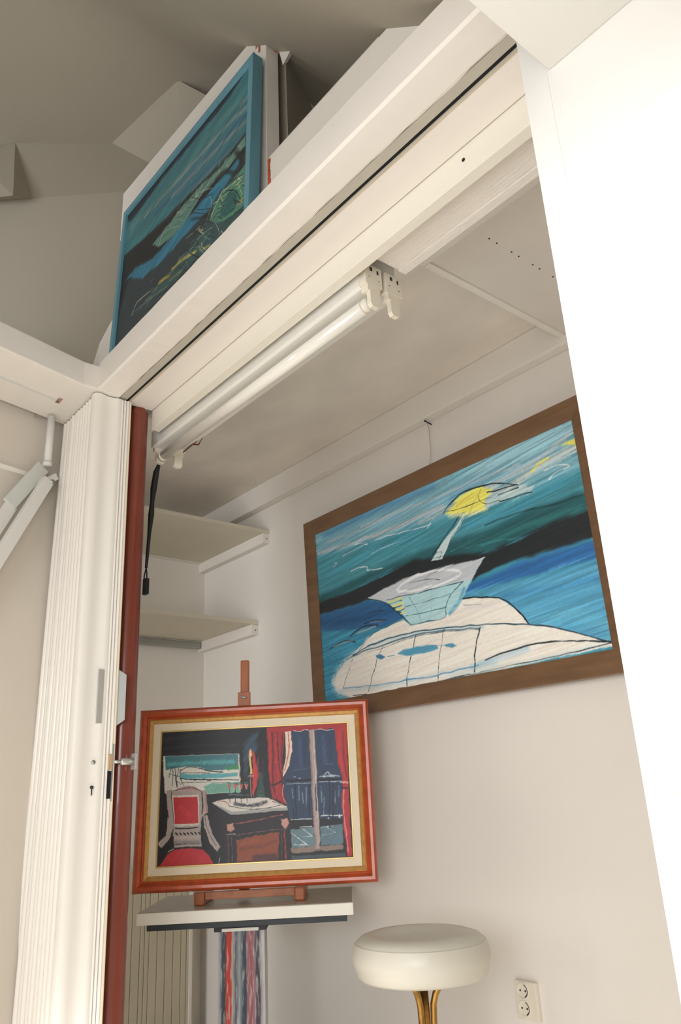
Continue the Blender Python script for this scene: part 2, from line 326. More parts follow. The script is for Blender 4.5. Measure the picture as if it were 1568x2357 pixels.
OPS_BOAT = [('P',(62,141,163),0.0,1.6,1,[-41,-156,1041,-42,1024,1045,-82,1059]),
('P',(119,170,186),0.0,19.9,1,[-8,-19,1001,-10,1004,90,1007,234,859,237,731,178,546,208,326,200,-2,143]),
('S',(156,196,207),47.8,31.9,0.9,[706,33,873,35,997,30]),
('S',(74,128,170),17.5,11.1,0.8,[51,28,317,18,542,31]),
('S',(70,130,159),14.3,11.1,0.5,[603,121,758,126,951,104]),
('S',(189,183,185),11.1,6.4,0.9,[9,123,258,151,406,154,567,148]),
('S',(183,185,191),8.0,4.8,0.8,[231,69,430,78,606,86,833,97]),
('S',(199,193,191),9.6,6.4,0.8,[477,193,599,167,757,142,899,110,988,56]),
('S',(127,167,190),8.0,6.4,0.8,[351,110,605,98,762,83]),
('S',(174,179,188),6.4,4.8,0.8,[61,75,230,89,354,72]),
('P',(69,139,153),0.0,11.1,1,[-2,157,225,180,545,214,857,257,1003,242,1004,390,807,356,699,373,518,348,265,375,-11,397]),
('S',(70,151,178),20.7,12.7,0.5,[53,267,324,237,473,252]),
('S',(70,151,183),15.9,11.1,0.6,[653,292,813,295,947,261]),
('S',(216,211,202),19.1,11.1,0.85,[796,185,868,155,935,136,999,129]),
('S',(233,223,97),7.2,3.2,0.9,[868,157,893,137,917,123]),
('P',(226,215,92),0.0,4.0,0.9,[965,93,989,84,1007,92,1000,121]),
('P',(37,89,95),0.0,9.6,1,[-10,376,267,350,519,331,709,345,864,325,1009,333,1003,448,798,447,691,463,334,381,2,436]),
('S',(46,111,109),12.7,8.0,0.7,[613,385,790,390,980,395]),
('S',(17,42,50),3.2,2.4,0.7,[703,320,811,321,913,340,998,345]),
('S',(69,150,150),3.2,3.2,0.6,[581,391,732,413,850,454]),
('P',(32,37,41),0.0,5.6,1,[-2,420,243,410,429,364,579,408,699,452,799,437,906,414,1009,424,1003,536,855,534,720,536,629,565,238,499,-3,498]),
('P',(42,91,136),0.0,6.4,1,[-3,503,238,504,333,546,401,642,278,675,-7,599]),
('P',(45,103,161),0.0,6.4,1,[622,576,788,549,1003,547,1003,630,846,626,594,621]),
('P',(82,154,188),0.0,11.1,1,[594,610,846,625,1003,626,1005,989,793,834,707,677]),
('S',(101,173,198),23.9,23.9,0.7,[802,803,915,826,994,908]),
('S',(58,124,173),12.7,9.6,0.6,[728,675,869,699,996,711]),
('S',(94,166,198),11.1,9.6,0.6,[738,638,874,657,1002,658]),
('P',(58,137,166),0.0,9.6,1,[-18,589,297,675,225,730,140,789,37,934,76,1027,-34,1018]),
('S',(29,69,109),14.3,11.1,0.7,[7,551,203,588,359,591]),
('S',(33,47,61),4.0,1.6,0.85,[37,709,80,691,123,686,159,705]),
('S',(154,161,164),4.0,2.4,0.7,[57,701,101,694,149,694]),
('S',(33,47,61),4.0,1.6,0.85,[140,666,178,648,220,637,268,653]),
('S',(154,161,164),4.8,2.4,0.7,[172,662,218,657,258,656]),
('S',(33,47,61),3.2,1.6,0.85,[210,622,251,618,306,636]),
('S',(134,143,150),3.2,2.0,0.6,[235,623,289,637]),
('S',(25,39,61),2.4,1.6,0.6,[223,570,263,572,295,578]),
('P',(228,222,211),0.0,2.4,1,[36,891,86,802,150,762,217,703,297,675,373,655,401,694,524,698,593,629,714,674,769,760,794,828,852,857,933,917,1003,976,1003,990,925,988,808,991,677,998,531,1004,366,1012,139,1013,63,970]),
('S',(147,186,204),15.9,9.6,0.75,[109,1004,58,961,45,887,92,803,154,771]),
('S',(156,192,206),9.6,9.6,0.55,[79,956,297,971,534,967,680,970]),
('S',(156,188,201),8.0,6.4,0.7,[154,775,293,739,503,753,654,789]),
('S',(127,170,196),11.1,9.6,0.65,[602,961,682,950,777,929]),
('S',(194,210,210),11.1,8.0,0.7,[532,992,745,987,980,981]),
('S',(218,213,215),11.1,8.0,0.6,[604,679,704,707]),
('S',(24,29,36),3.4,1.2,1,[594,634,714,676,769,762,793,827]),
('S',(75,93,102),1.7,1.2,0.5,[598,666,656,684]),
('S',(40,67,85),2.9,1.2,1,[146,776,234,745,367,734,504,749,655,781,762,816,852,859,933,919,1002,977]),
('S',(66,102,120),3.6,1.2,0.9,[150,780,212,768,281,760,374,754,482,759,639,791]),
('S',(30,43,54),1.1,0.6,0.8,[212,780,318,770,418,762,525,773,638,796]),
('S',(30,43,54),1.4,0.6,1,[279,763,248,836,224,917,204,985]),
('S',(24,33,46),2.0,0.6,1,[420,756,390,847,373,931,364,1003]),
('S',(30,43,54),1.4,0.6,1,[524,760,503,847,489,928,481,1003]),
('S',(24,33,46),3.4,1.2,1,[643,788,623,874,607,985]),
('S',(46,73,91),1.1,0.6,0.9,[150,782,115,866,92,946]),
('S',(36,63,81),1.4,0.6,0.9,[51,875,96,801,150,780,221,705,287,672,374,659]),
('S',(78,132,168),2.4,0.6,0.9,[92,946,221,958,360,966,486,970,624,959]),
('S',(20,27,34),2.3,0.6,1,[132,991,195,1000]),
('S',(20,27,34),1.4,0.6,1,[255,1003,357,1001]),
('S',(20,27,34),1.1,0.6,0.8,[379,1004,483,1000,580,1001]),
('P',(83,150,180),0.0,2.4,1,[339,822,370,809,448,810,489,822,494,842,445,851,368,844]),
('P',(68,122,158),0.0,2.0,1,[248,808,269,806,285,823,272,832,253,825]),
('S',(96,132,150),1.6,0.6,0.8,[296,825,324,826]),
('P',(82,142,171),0.0,2.0,1,[521,833,548,837,560,849,542,855,525,846]),
('S',(67,112,139),1.6,0.6,0.6,[449,809,524,839]),
('S',(26,37,46),2.9,1.2,1,[650,947,704,929,765,919,834,919,919,941,1002,972]),
('S',(26,37,46),1.7,1.2,0.9,[484,1003,678,990,839,985,926,981,1002,975]),
('P',(190,210,210),0.0,1.2,1,[504,404,532,354,593,287,640,230,646,235,614,293,575,353,547,417]),
('S',(32,47,54),3.4,0.6,1,[511,373,535,341,581,283,623,233]),
('S',(32,47,54),1.4,0.6,1,[547,417,575,353,619,275,645,233]),
('S',(24,33,38),1.4,0.6,1,[513,371,545,374,535,414]),
('S',(24,33,38),1.1,0.6,1,[514,395,559,403]),
('S',(67,112,125),0.9,0.6,0.6,[617,283,606,369,570,419]),
('S',(67,112,125),0.9,0.6,0.6,[617,283,652,381]),
('P',(170,206,211),0.0,2.4,1,[239,490,387,447,575,459,690,473,639,553,616,608,587,651,524,700,401,696,366,612,314,544]),
('P',(188,193,198),0.0,2.4,1,[237,489,387,441,527,452,688,471,636,552,609,554,486,543,305,535]),
('S',(225,227,229),6.4,2.4,0.9,[366,495,377,475,421,459,492,455,565,477,599,501,603,519,565,532,499,533,413,522,368,506,366,495]),
('S',(64,77,86),1.4,0.6,1,[411,476,481,491,526,509]),
('S',(94,103,112),1.6,0.6,1,[468,487,491,470,521,465]),
('S',(35,62,73),1.7,0.6,1,[315,528,389,538,477,545,559,553,608,557]),
('S',(47,92,104),1.1,0.6,1,[385,596,494,598,563,599]),
('S',(47,92,104),1.1,0.6,1,[384,642,469,650,539,654]),
('S',(37,78,92),1.7,0.6,1,[403,697,465,699,529,702,536,655,563,602,610,557]),
('S',(70,142,174),9.6,4.0,0.8,[548,689,579,652,611,594]),
('S',(29,54,63),2.0,0.6,1,[229,491,291,527,339,589,381,658,403,697]),
('S',(77,122,131),1.2,0.6,0.8,[405,550,428,617,441,695]),
('S',(116,162,166),1.2,0.6,0.7,[494,563,476,696]),
('S',(223,214,111),4.8,0.6,1,[316,544,381,547]),
('S',(34,43,46),1.1,0.6,1,[323,555,378,557]),
('S',(223,214,111),4.0,0.6,1,[336,573,378,571]),
('S',(34,43,46),1.1,0.6,1,[340,583,372,581]),
('S',(223,214,111),4.0,0.6,1,[348,595,381,593]),
('S',(34,43,46),1.1,0.6,1,[357,607,384,603]),
('S',(223,214,111),3.2,0.6,1,[365,622,386,621]),
('P',(200,211,209),0.0,8.0,0.8,[720,134,817,183,864,220,852,243,747,244,657,239,698,209]),
('P',(232,223,104),0.0,4.8,1,[577,192,614,146,664,126,707,125,743,164,710,216,711,248,642,228]),
('S',(240,227,168),9.6,6.4,0.8,[588,208,657,239,717,249]),
('S',(204,189,72),3.2,1.2,0.9,[655,233,677,190,706,139]),
('S',(204,189,72),3.2,1.2,0.8,[615,176,673,141]),
('S',(22,29,32),2.9,1.2,1,[569,185,601,144,652,118,713,126,770,151,822,192]),
('S',(22,29,32),3.4,1.2,1,[726,169,782,180,813,187]),
('S',(22,29,32),2.3,1.2,1,[757,201,822,204]),
('S',(22,29,32),2.3,1.2,1,[761,237,856,245]),
('S',(44,53,53),1.1,1.2,1,[581,183,645,194,737,198]),
('S',(62,62,35),1.1,1.2,1,[706,139,694,177,713,218,763,231]),
('S',(217,223,223),3.2,1.2,0.9,[913,220,928,206,970,196,944,175,905,178]),
('S',(225,225,225),2.4,0.6,0.85,[130,196,186,186,234,179,251,190,245,174,193,157]),
('S',(225,225,225),2.8,0.6,0.85,[166,305,207,299,245,317,244,336,306,347]),
('S',(217,221,221),2.0,0.6,0.8,[76,243,101,223,88,217]),
('S',(225,225,225),2.4,0.6,0.8,[286,176,393,193,497,216,517,206,505,230]),
('S',(204,217,220),1.6,0.6,0.8,[262,245,332,241,404,239])]
OPS_ROOM = [('P',(30,34,39),0.0,1.4,1,[-101,-62,1095,-4,1028,1101,-7,1051]),
('S',(49,53,58),15.8,10.0,0.6,[16,64,163,38,348,36]),
('S',(48,53,62),11.5,8.6,0.6,[20,128,202,115,408,136]),
('S',(57,59,63),4.3,2.9,0.6,[23,170,409,178]),
('P',(209,207,198),0.0,1.4,1,[10,185,415,196,426,486,241,493,25,481]),
('P',(69,119,128),0.0,2.2,1,[19,188,412,199,414,310,357,311,260,317,197,281,127,273,28,295]),
('S',(91,170,174),18.6,7.2,0.9,[43,253,174,249,383,257]),
('P',(95,166,175),0.0,3.6,1,[103,329,200,340,412,342,415,374,112,368]),
('P',(65,139,95),0.0,4.3,1,[342,300,411,277,415,316,357,321]),
('P',(116,168,150),0.0,5.0,1,[231,433,285,415,414,412,419,492,248,488]),
('S',(222,213,195),5.7,2.9,0.9,[129,298,199,317,268,327,412,327]),
('S',(32,37,41),3.6,1.1,1,[102,309,142,280,197,289,261,321,330,330]),
('S',(32,37,41),2.9,1.1,0.8,[103,325,178,327,261,335]),
('S',(32,37,41),4.3,1.1,1,[109,365,181,377,284,386,414,397]),
('S',(32,37,41),2.9,1.1,0.8,[114,397,250,402,332,413,421,432]),
('S',(32,37,41),5.7,1.1,1,[181,383,195,377]),
('S',(32,37,41),5.7,1.1,1,[216,382,232,377]),
('S',(32,37,41),5.7,1.1,1,[250,394,270,390]),
('S',(222,217,200),4.3,1.1,0.8,[202,390,319,407,387,405]),
('S',(41,63,72),3.3,0.6,1,[44,350,61,279,66,325,64,416]),
('S',(32,37,41),3.3,0.6,1,[74,280,82,355,90,429]),
('S',(32,37,41),2.9,0.6,1,[95,286,88,361,92,429]),
('S',(32,37,41),2.5,0.6,1,[106,293,107,362,127,425]),
('S',(32,37,41),2.5,0.6,1,[46,324,71,337,103,350]),
('S',(32,37,41),2.0,0.6,1,[81,377,106,401]),
('S',(32,37,41),2.0,0.6,1,[116,373,107,413]),
('P',(25,28,33),0.0,2.9,1,[419,189,562,3,581,546,426,500]),
('S',(208,203,190),3.6,1.1,0.9,[417,199,425,397]),
('S',(221,125,89),2.9,1.1,0.6,[423,342,425,402]),
('P',(58,81,104),0.0,12.9,0.9,[443,127,477,53,519,28,514,193,466,274,464,374,448,384]),
('S',(66,102,120),5.7,4.3,0.7,[442,169,447,344]),
('P',(189,58,52),0.0,3.6,1,[486,166,501,203,508,276,523,377,507,465,499,532,489,532,488,376]),
('S',(119,56,83),11.5,5.7,0.8,[514,245,519,347,516,407]),
('S',(175,67,67),5.7,2.9,0.8,[521,225,518,276]),
('S',(90,45,63),7.2,5.7,0.6,[542,257,547,418]),
('P',(39,73,66),0.0,2.9,1,[528,347,540,348,545,428,555,506,546,580,511,581,508,504,520,427]),
('S',(76,121,103),4.3,1.1,0.8,[524,519,543,523]),
('S',(155,47,56),5.7,1.1,0.8,[524,490,532,491]),
('P',(220,193,106),0.0,1.4,1,[470,229,481,229,485,355,474,355]),
('P',(242,198,139),0.0,4.3,1,[468,181,477,152,487,204,482,231,470,231]),
('S',(151,124,128),8.6,2.9,0.9,[478,360,478,425,483,541]),
('S',(32,37,41),2.9,1.1,0.8,[473,375,476,531]),
('S',(218,155,137),5.7,2.9,0.9,[469,370,490,371]),
('P',(206,199,190),0.0,2.2,1,[276,560,310,539,404,536,564,539,688,627,688,636,377,651]),
('P',(153,155,153),0.0,2.2,1,[276,560,380,631,688,619,688,642,378,657]),
('S',(44,47,56),15.8,5.7,0.9,[398,575,458,592,525,586,558,573]),
('S',(147,66,66),3.6,1.1,0.8,[304,544,351,559,365,588]),
('S',(32,37,41),2.9,1.1,0.8,[365,588,459,618,565,619,631,601]),
('S',(129,75,84),3.6,1.1,0.8,[591,570,658,607]),
('P',(203,199,194),0.0,2.2,0.8,[481,541,518,543,514,562,481,562]),
('P',(33,30,34),0.0,2.9,1,[258,578,378,658,687,643,688,1001,359,1002,314,809]),
('P',(131,67,43),0.0,3.6,1,[401,836,501,814,625,796,618,997,410,994]),
('S',(99,48,36),14.3,7.2,0.6,[426,903,528,890,604,859]),
('S',(157,88,56),8.6,5.7,0.6,[425,868,514,846]),
('P',(64,40,51),0.0,7.2,0.8,[490,957,611,946,617,993,491,991]),
('S',(148,80,80),5.0,2.2,0.9,[395,722,500,703,647,673]),
('S',(111,75,80),3.6,2.2,0.9,[397,803,527,786,647,774]),
('S',(119,69,74),5.7,2.2,0.9,[362,803,365,992]),
('S',(93,93,93),4.3,2.2,0.8,[380,813,385,993]),
('S',(147,58,62),7.2,2.2,0.9,[651,781,658,991]),
('S',(110,65,70),3.6,2.2,0.8,[637,807,639,994]),
('P',(199,150,134),0.0,3.6,0.9,[353,721,389,719,396,760,371,781,357,767]),
('P',(205,154,140),0.0,3.6,0.9,[639,708,670,700,677,737,657,781,640,753]),
('S',(173,173,182),3.6,1.1,0.9,[352,794,397,794]),
('P',(182,92,85),0.0,2.2,1,[355,429,376,430,369,468,364,468]),
('S',(65,92,86),5.7,2.2,0.8,[356,417,375,418]),
('S',(32,37,41),2.9,1.1,1,[367,468,371,564]),
('S',(184,193,198),2.2,1.1,0.7,[357,427,365,466]),
('P',(182,92,85),0.0,2.2,1,[385,430,406,431,399,470,394,470]),
('S',(65,92,86),5.7,2.2,0.8,[386,418,405,419]),
('S',(32,37,41),2.9,1.1,1,[397,470,400,566]),
('S',(184,193,198),2.2,1.1,0.7,[387,428,395,468]),
('P',(182,92,85),0.0,2.2,1,[415,431,435,432,428,471,423,471]),
('S',(65,92,86),5.7,2.2,0.8,[415,420,434,421]),
('S',(32,37,41),2.9,1.1,1,[426,471,429,567]),
('S',(184,193,198),2.2,1.1,0.7,[417,430,424,469]),
('P',(182,92,85),0.0,2.2,1,[445,433,466,434,459,473,453,472]),
('S',(65,92,86),5.7,2.2,0.8,[446,421,465,422]),
('S',(32,37,41),2.9,1.1,1,[456,473,459,569]),
('S',(184,193,198),2.2,1.1,0.7,[447,431,455,471]),
('S',(154,163,172),2.9,1.1,0.7,[362,505,470,514]),
('P',(166,153,147),0.0,1.6,1,[32,451,58,441,67,455,218,463,244,458,256,633,231,658,222,705,229,873,80,866,77,708,46,647]),
('P',(176,140,140),0.0,2.0,1,[69,453,104,432,148,421,185,430,215,465]),
('S',(33,33,37),2.9,0.6,1,[67,453,124,444,170,438,216,465]),
('S',(33,33,37),3.7,0.6,0.9,[60,461,69,565,81,708]),
('S',(43,37,39),5.7,2.0,0.9,[221,474,227,567,228,637]),
('S',(147,66,75),4.9,3.3,0.6,[242,480,248,611]),
('P',(207,199,190),0.0,1.6,1,[66,491,204,492,215,715,81,711]),
('P',(181,46,53),0.0,1.6,1,[74,506,198,506,208,703,85,703]),
('S',(199,62,58),24.6,16.4,0.7,[109,578,167,650]),
('S',(33,33,39),5.7,0.6,1,[88,730,149,738,205,735]),
('S',(202,193,186),3.3,0.6,1,[87,717,208,719]),
('S',(122,115,115),10.6,3.3,0.9,[89,832,218,838]),
('S',(73,69,73),4.9,2.5,0.8,[90,847,218,852]),
('S',(201,183,174),2.5,0.6,0.9,[83,801,223,803]),
('S',(101,130,136),3.3,1.6,0.8,[75,734,84,861]),
('S',(115,142,148),2.9,1.6,0.8,[213,725,222,868]),
('P',(25,25,29),0.0,2.5,1,[20,470,33,470,50,649,40,758,7,818,2,705,20,600]),
('P',(166,153,147),0.0,1.6,1,[45,644,81,708,65,791,22,869,5,853,4,828,43,781]),
('P',(166,153,147),0.0,1.6,1,[232,648,255,651,282,790,324,880,307,917,266,845,241,747]),
('S',(32,37,41),2.5,0.6,0.8,[242,659,259,769,303,872]),
('S',(217,136,127),6.6,2.5,0.9,[235,629,256,619]),
('P',(27,27,31),0.0,1.6,1,[68,795,82,791,84,861,60,890,6,985,-1,897,26,869]),
('P',(27,27,31),0.0,1.6,1,[220,736,239,752,266,850,305,922,294,1006,263,939,227,883]),
('S',(218,155,146),4.9,2.5,0.9,[5,838,14,853]),
('P',(177,42,53),0.0,1.6,1,[11,1000,51,915,96,884,165,881,231,891,266,939,295,1013]),
('S',(193,54,58),24.6,20.5,0.6,[72,950,160,915,227,947]),
('S',(222,213,204),3.3,1.6,0.8,[55,897,81,879]),
('S',(213,213,204),3.3,1.6,0.9,[321,957,314,1000]),
('S',(29,29,33),6.6,1.2,0.95,[90,765,99,777]),
('S',(29,29,33),6.6,1.2,0.95,[110,766,119,778]),
('S',(29,29,33),6.6,1.2,0.95,[130,767,139,779]),
('S',(29,29,33),6.6,1.2,0.95,[150,768,159,780]),
('S',(29,29,33),6.6,1.2,0.95,[170,768,179,781]),
('S',(29,29,33),6.6,1.2,0.95,[190,769,199,782]),
('S',(29,29,33),6.6,1.2,0.95,[210,770,219,783]),
('P',(155,41,47),0.0,2.2,1,[564,5,666,19,651,200,645,282,649,383,649,491,666,602,631,572,591,546,575,350]),
('S',(60,19,28),6.5,2.9,0.8,[594,48,599,249,595,430,618,567]),
('S',(193,64,58),7.2,3.6,0.8,[580,48,585,249,581,420]),
('S',(70,21,30),5.0,2.2,0.8,[623,50,626,250,642,393]),
('S',(190,67,62),5.7,2.9,0.7,[612,60,616,250,625,392,608,547]),
('S',(32,18,23),10.0,3.6,0.8,[584,454,653,423]),
('S',(60,19,28),4.3,2.2,0.8,[652,51,640,282]),
('P',(41,59,86),0.0,1.4,1,[698,42,798,38,800,715,683,714,658,550,649,423,681,314]),
('P',(41,59,86),0.0,1.4,1,[821,40,934,45,945,214,964,398,952,750,827,771]),
('S',(62,88,129),15.8,10.0,0.6,[740,88,744,256,750,338]),
('S',(66,92,133),17.2,11.5,0.6,[868,94,875,293]),
('S',(29,43,67),11.5,7.2,0.6,[768,100,764,308]),
('S',(29,43,67),10.0,7.2,0.6,[907,106,904,264]),
('P',(226,201,183),0.0,2.2,1,[662,35,699,42,700,192,684,309,651,393,646,358,666,252]),
('S',(171,67,63),5.0,2.2,0.8,[684,53,682,201,660,344]),
('S',(32,37,41),3.6,1.1,0.9,[662,51,664,232,645,393,649,472,665,597]),
('S',(218,155,146),3.6,1.1,0.8,[652,453,648,540,668,598]),
('P',(164,44,49),0.0,2.2,1,[564,5,1005,-2,1006,40,941,52,913,35,870,46,791,38,741,44,662,43,566,25]),
('S',(221,200,194),3.6,1.1,0.9,[712,39,741,49,770,37,798,45]),
('S',(221,200,194),3.6,1.1,0.9,[827,46,856,39,884,49,927,45]),
('S',(210,217,219),4.3,2.9,0.95,[843,403,865,396,886,370,899,395,943,405]),
('S',(210,217,219),7.2,2.9,0.9,[858,403,919,408]),
('S',(115,133,157),2.9,1.1,0.7,[882,314,920,316]),
('S',(115,133,157),2.9,1.1,0.5,[705,346,777,339]),
('S',(174,187,198),5.0,1.1,0.8,[707,396,714,396]),
('S',(174,187,198),5.0,1.1,0.8,[731,407,740,408]),
('S',(22,25,34),10.0,1.1,1,[663,419,727,425,796,422]),
('S',(22,25,34),10.0,1.1,1,[833,430,959,430]),
('S',(154,167,181),3.6,1.1,0.9,[666,445,792,446]),
('S',(194,203,208),3.6,1.1,0.9,[839,446,955,449]),
('S',(204,213,216),4.3,1.1,0.9,[687,712,796,715]),
('S',(210,217,219),5.0,1.1,0.9,[842,695,954,699]),
('P',(217,221,219),0.0,2.2,1,[867,723,881,708,891,725]),
('S',(217,221,219),8.6,1.1,0.9,[937,694,937,722]),
('P',(24,27,34),0.0,4.3,1,[686,724,800,726,800,770,689,792]),
('P',(26,31,40),0.0,4.3,1,[834,717,954,718,952,764,833,772]),
('P',(97,124,133),0.0,3.6,1,[683,782,801,770,807,908,687,915]),
('P',(89,116,129),0.0,3.6,1,[833,773,954,761,950,901,835,909]),
('S',(200,209,209),3.6,1.1,0.9,[728,768,794,768]),
('S',(200,209,209),3.6,1.1,0.9,[689,810,771,902]),
('S',(200,209,209),3.6,1.1,0.8,[741,776,792,837]),
('S',(174,189,192),2.9,1.1,0.8,[740,840,798,837]),
('S',(200,209,209),3.6,1.1,0.8,[701,891,771,897]),
('S',(200,209,209),3.6,1.1,0.8,[845,781,904,770]),
('S',(174,189,192),2.9,1.1,0.7,[844,835,915,820]),
('S',(200,209,209),2.9,1.1,0.7,[871,782,915,820]),
('P',(130,115,106),0.0,2.9,1,[681,915,950,906,952,943,687,950]),
('P',(62,77,86),0.0,2.9,1,[687,974,959,968,961,997,693,999]),
('P',(168,151,146),0.0,1.4,1,[793,40,824,40,828,260,830,652,833,931,808,931,802,706,798,460]),
('S',(122,107,104),5.7,2.9,0.8,[795,47,801,361,805,706,812,921]),
('S',(212,199,192),3.6,2.2,0.8,[816,59,821,362,825,707]),
('P',(170,44,49),0.0,2.2,1,[930,45,999,31,996,268,994,439,995,527,994,715,997,995,971,996,957,787,953,564,965,448,945,317]),
('S',(98,26,35),5.7,2.9,0.8,[976,67,977,267,987,419]),
('S',(200,77,68),5.0,2.9,0.7,[954,76,959,287,980,429]),
('S',(32,20,23),5.7,2.2,0.9,[1004,46,1002,268,1000,440]),
('S',(232,204,191),5.7,2.9,0.7,[966,511,962,658,971,867,976,963]),
('S',(42,18,25),7.2,2.9,0.9,[995,527,996,716,997,930]),
('S',(224,165,156),11.5,3.6,0.9,[958,457,992,461]),
('S',(23,17,23),7.2,3.6,0.8,[956,496,997,503]),
('P',(25,29,34),0.0,2.2,1,[1006,13,1022,14,1009,1008,999,1007,995,527]),
('S',(155,169,187),4.3,2.9,0.8,[696,484,697,551]),
('S',(155,169,187),4.3,2.9,0.8,[732,466,732,572]),
('S',(155,169,187),4.3,2.9,0.8,[750,516,750,592]),
('S',(155,169,187),4.3,2.9,0.8,[769,478,767,631]),
('S',(155,169,187),4.3,2.9,0.8,[850,482,848,597]),
('S',(155,169,187),4.3,2.9,0.8,[861,559,858,691]),
('S',(155,169,187),4.3,2.9,0.8,[921,524,920,610]),
('S',(155,169,187),4.3,2.9,0.8,[943,486,942,563]),
('S',(20,23,32),5.0,2.2,0.85,[713,456,714,702]),
('S',(20,23,32),5.0,2.2,0.85,[785,459,783,705]),
('S',(20,23,32),5.0,2.2,0.85,[894,445,885,783]),
('S',(20,23,32),5.0,2.2,0.85,[701,637,703,765]),
('S',(20,23,32),5.0,2.2,0.85,[822,461,820,652]),
('S',(20,23,32),5.0,2.2,0.85,[910,465,904,711])]
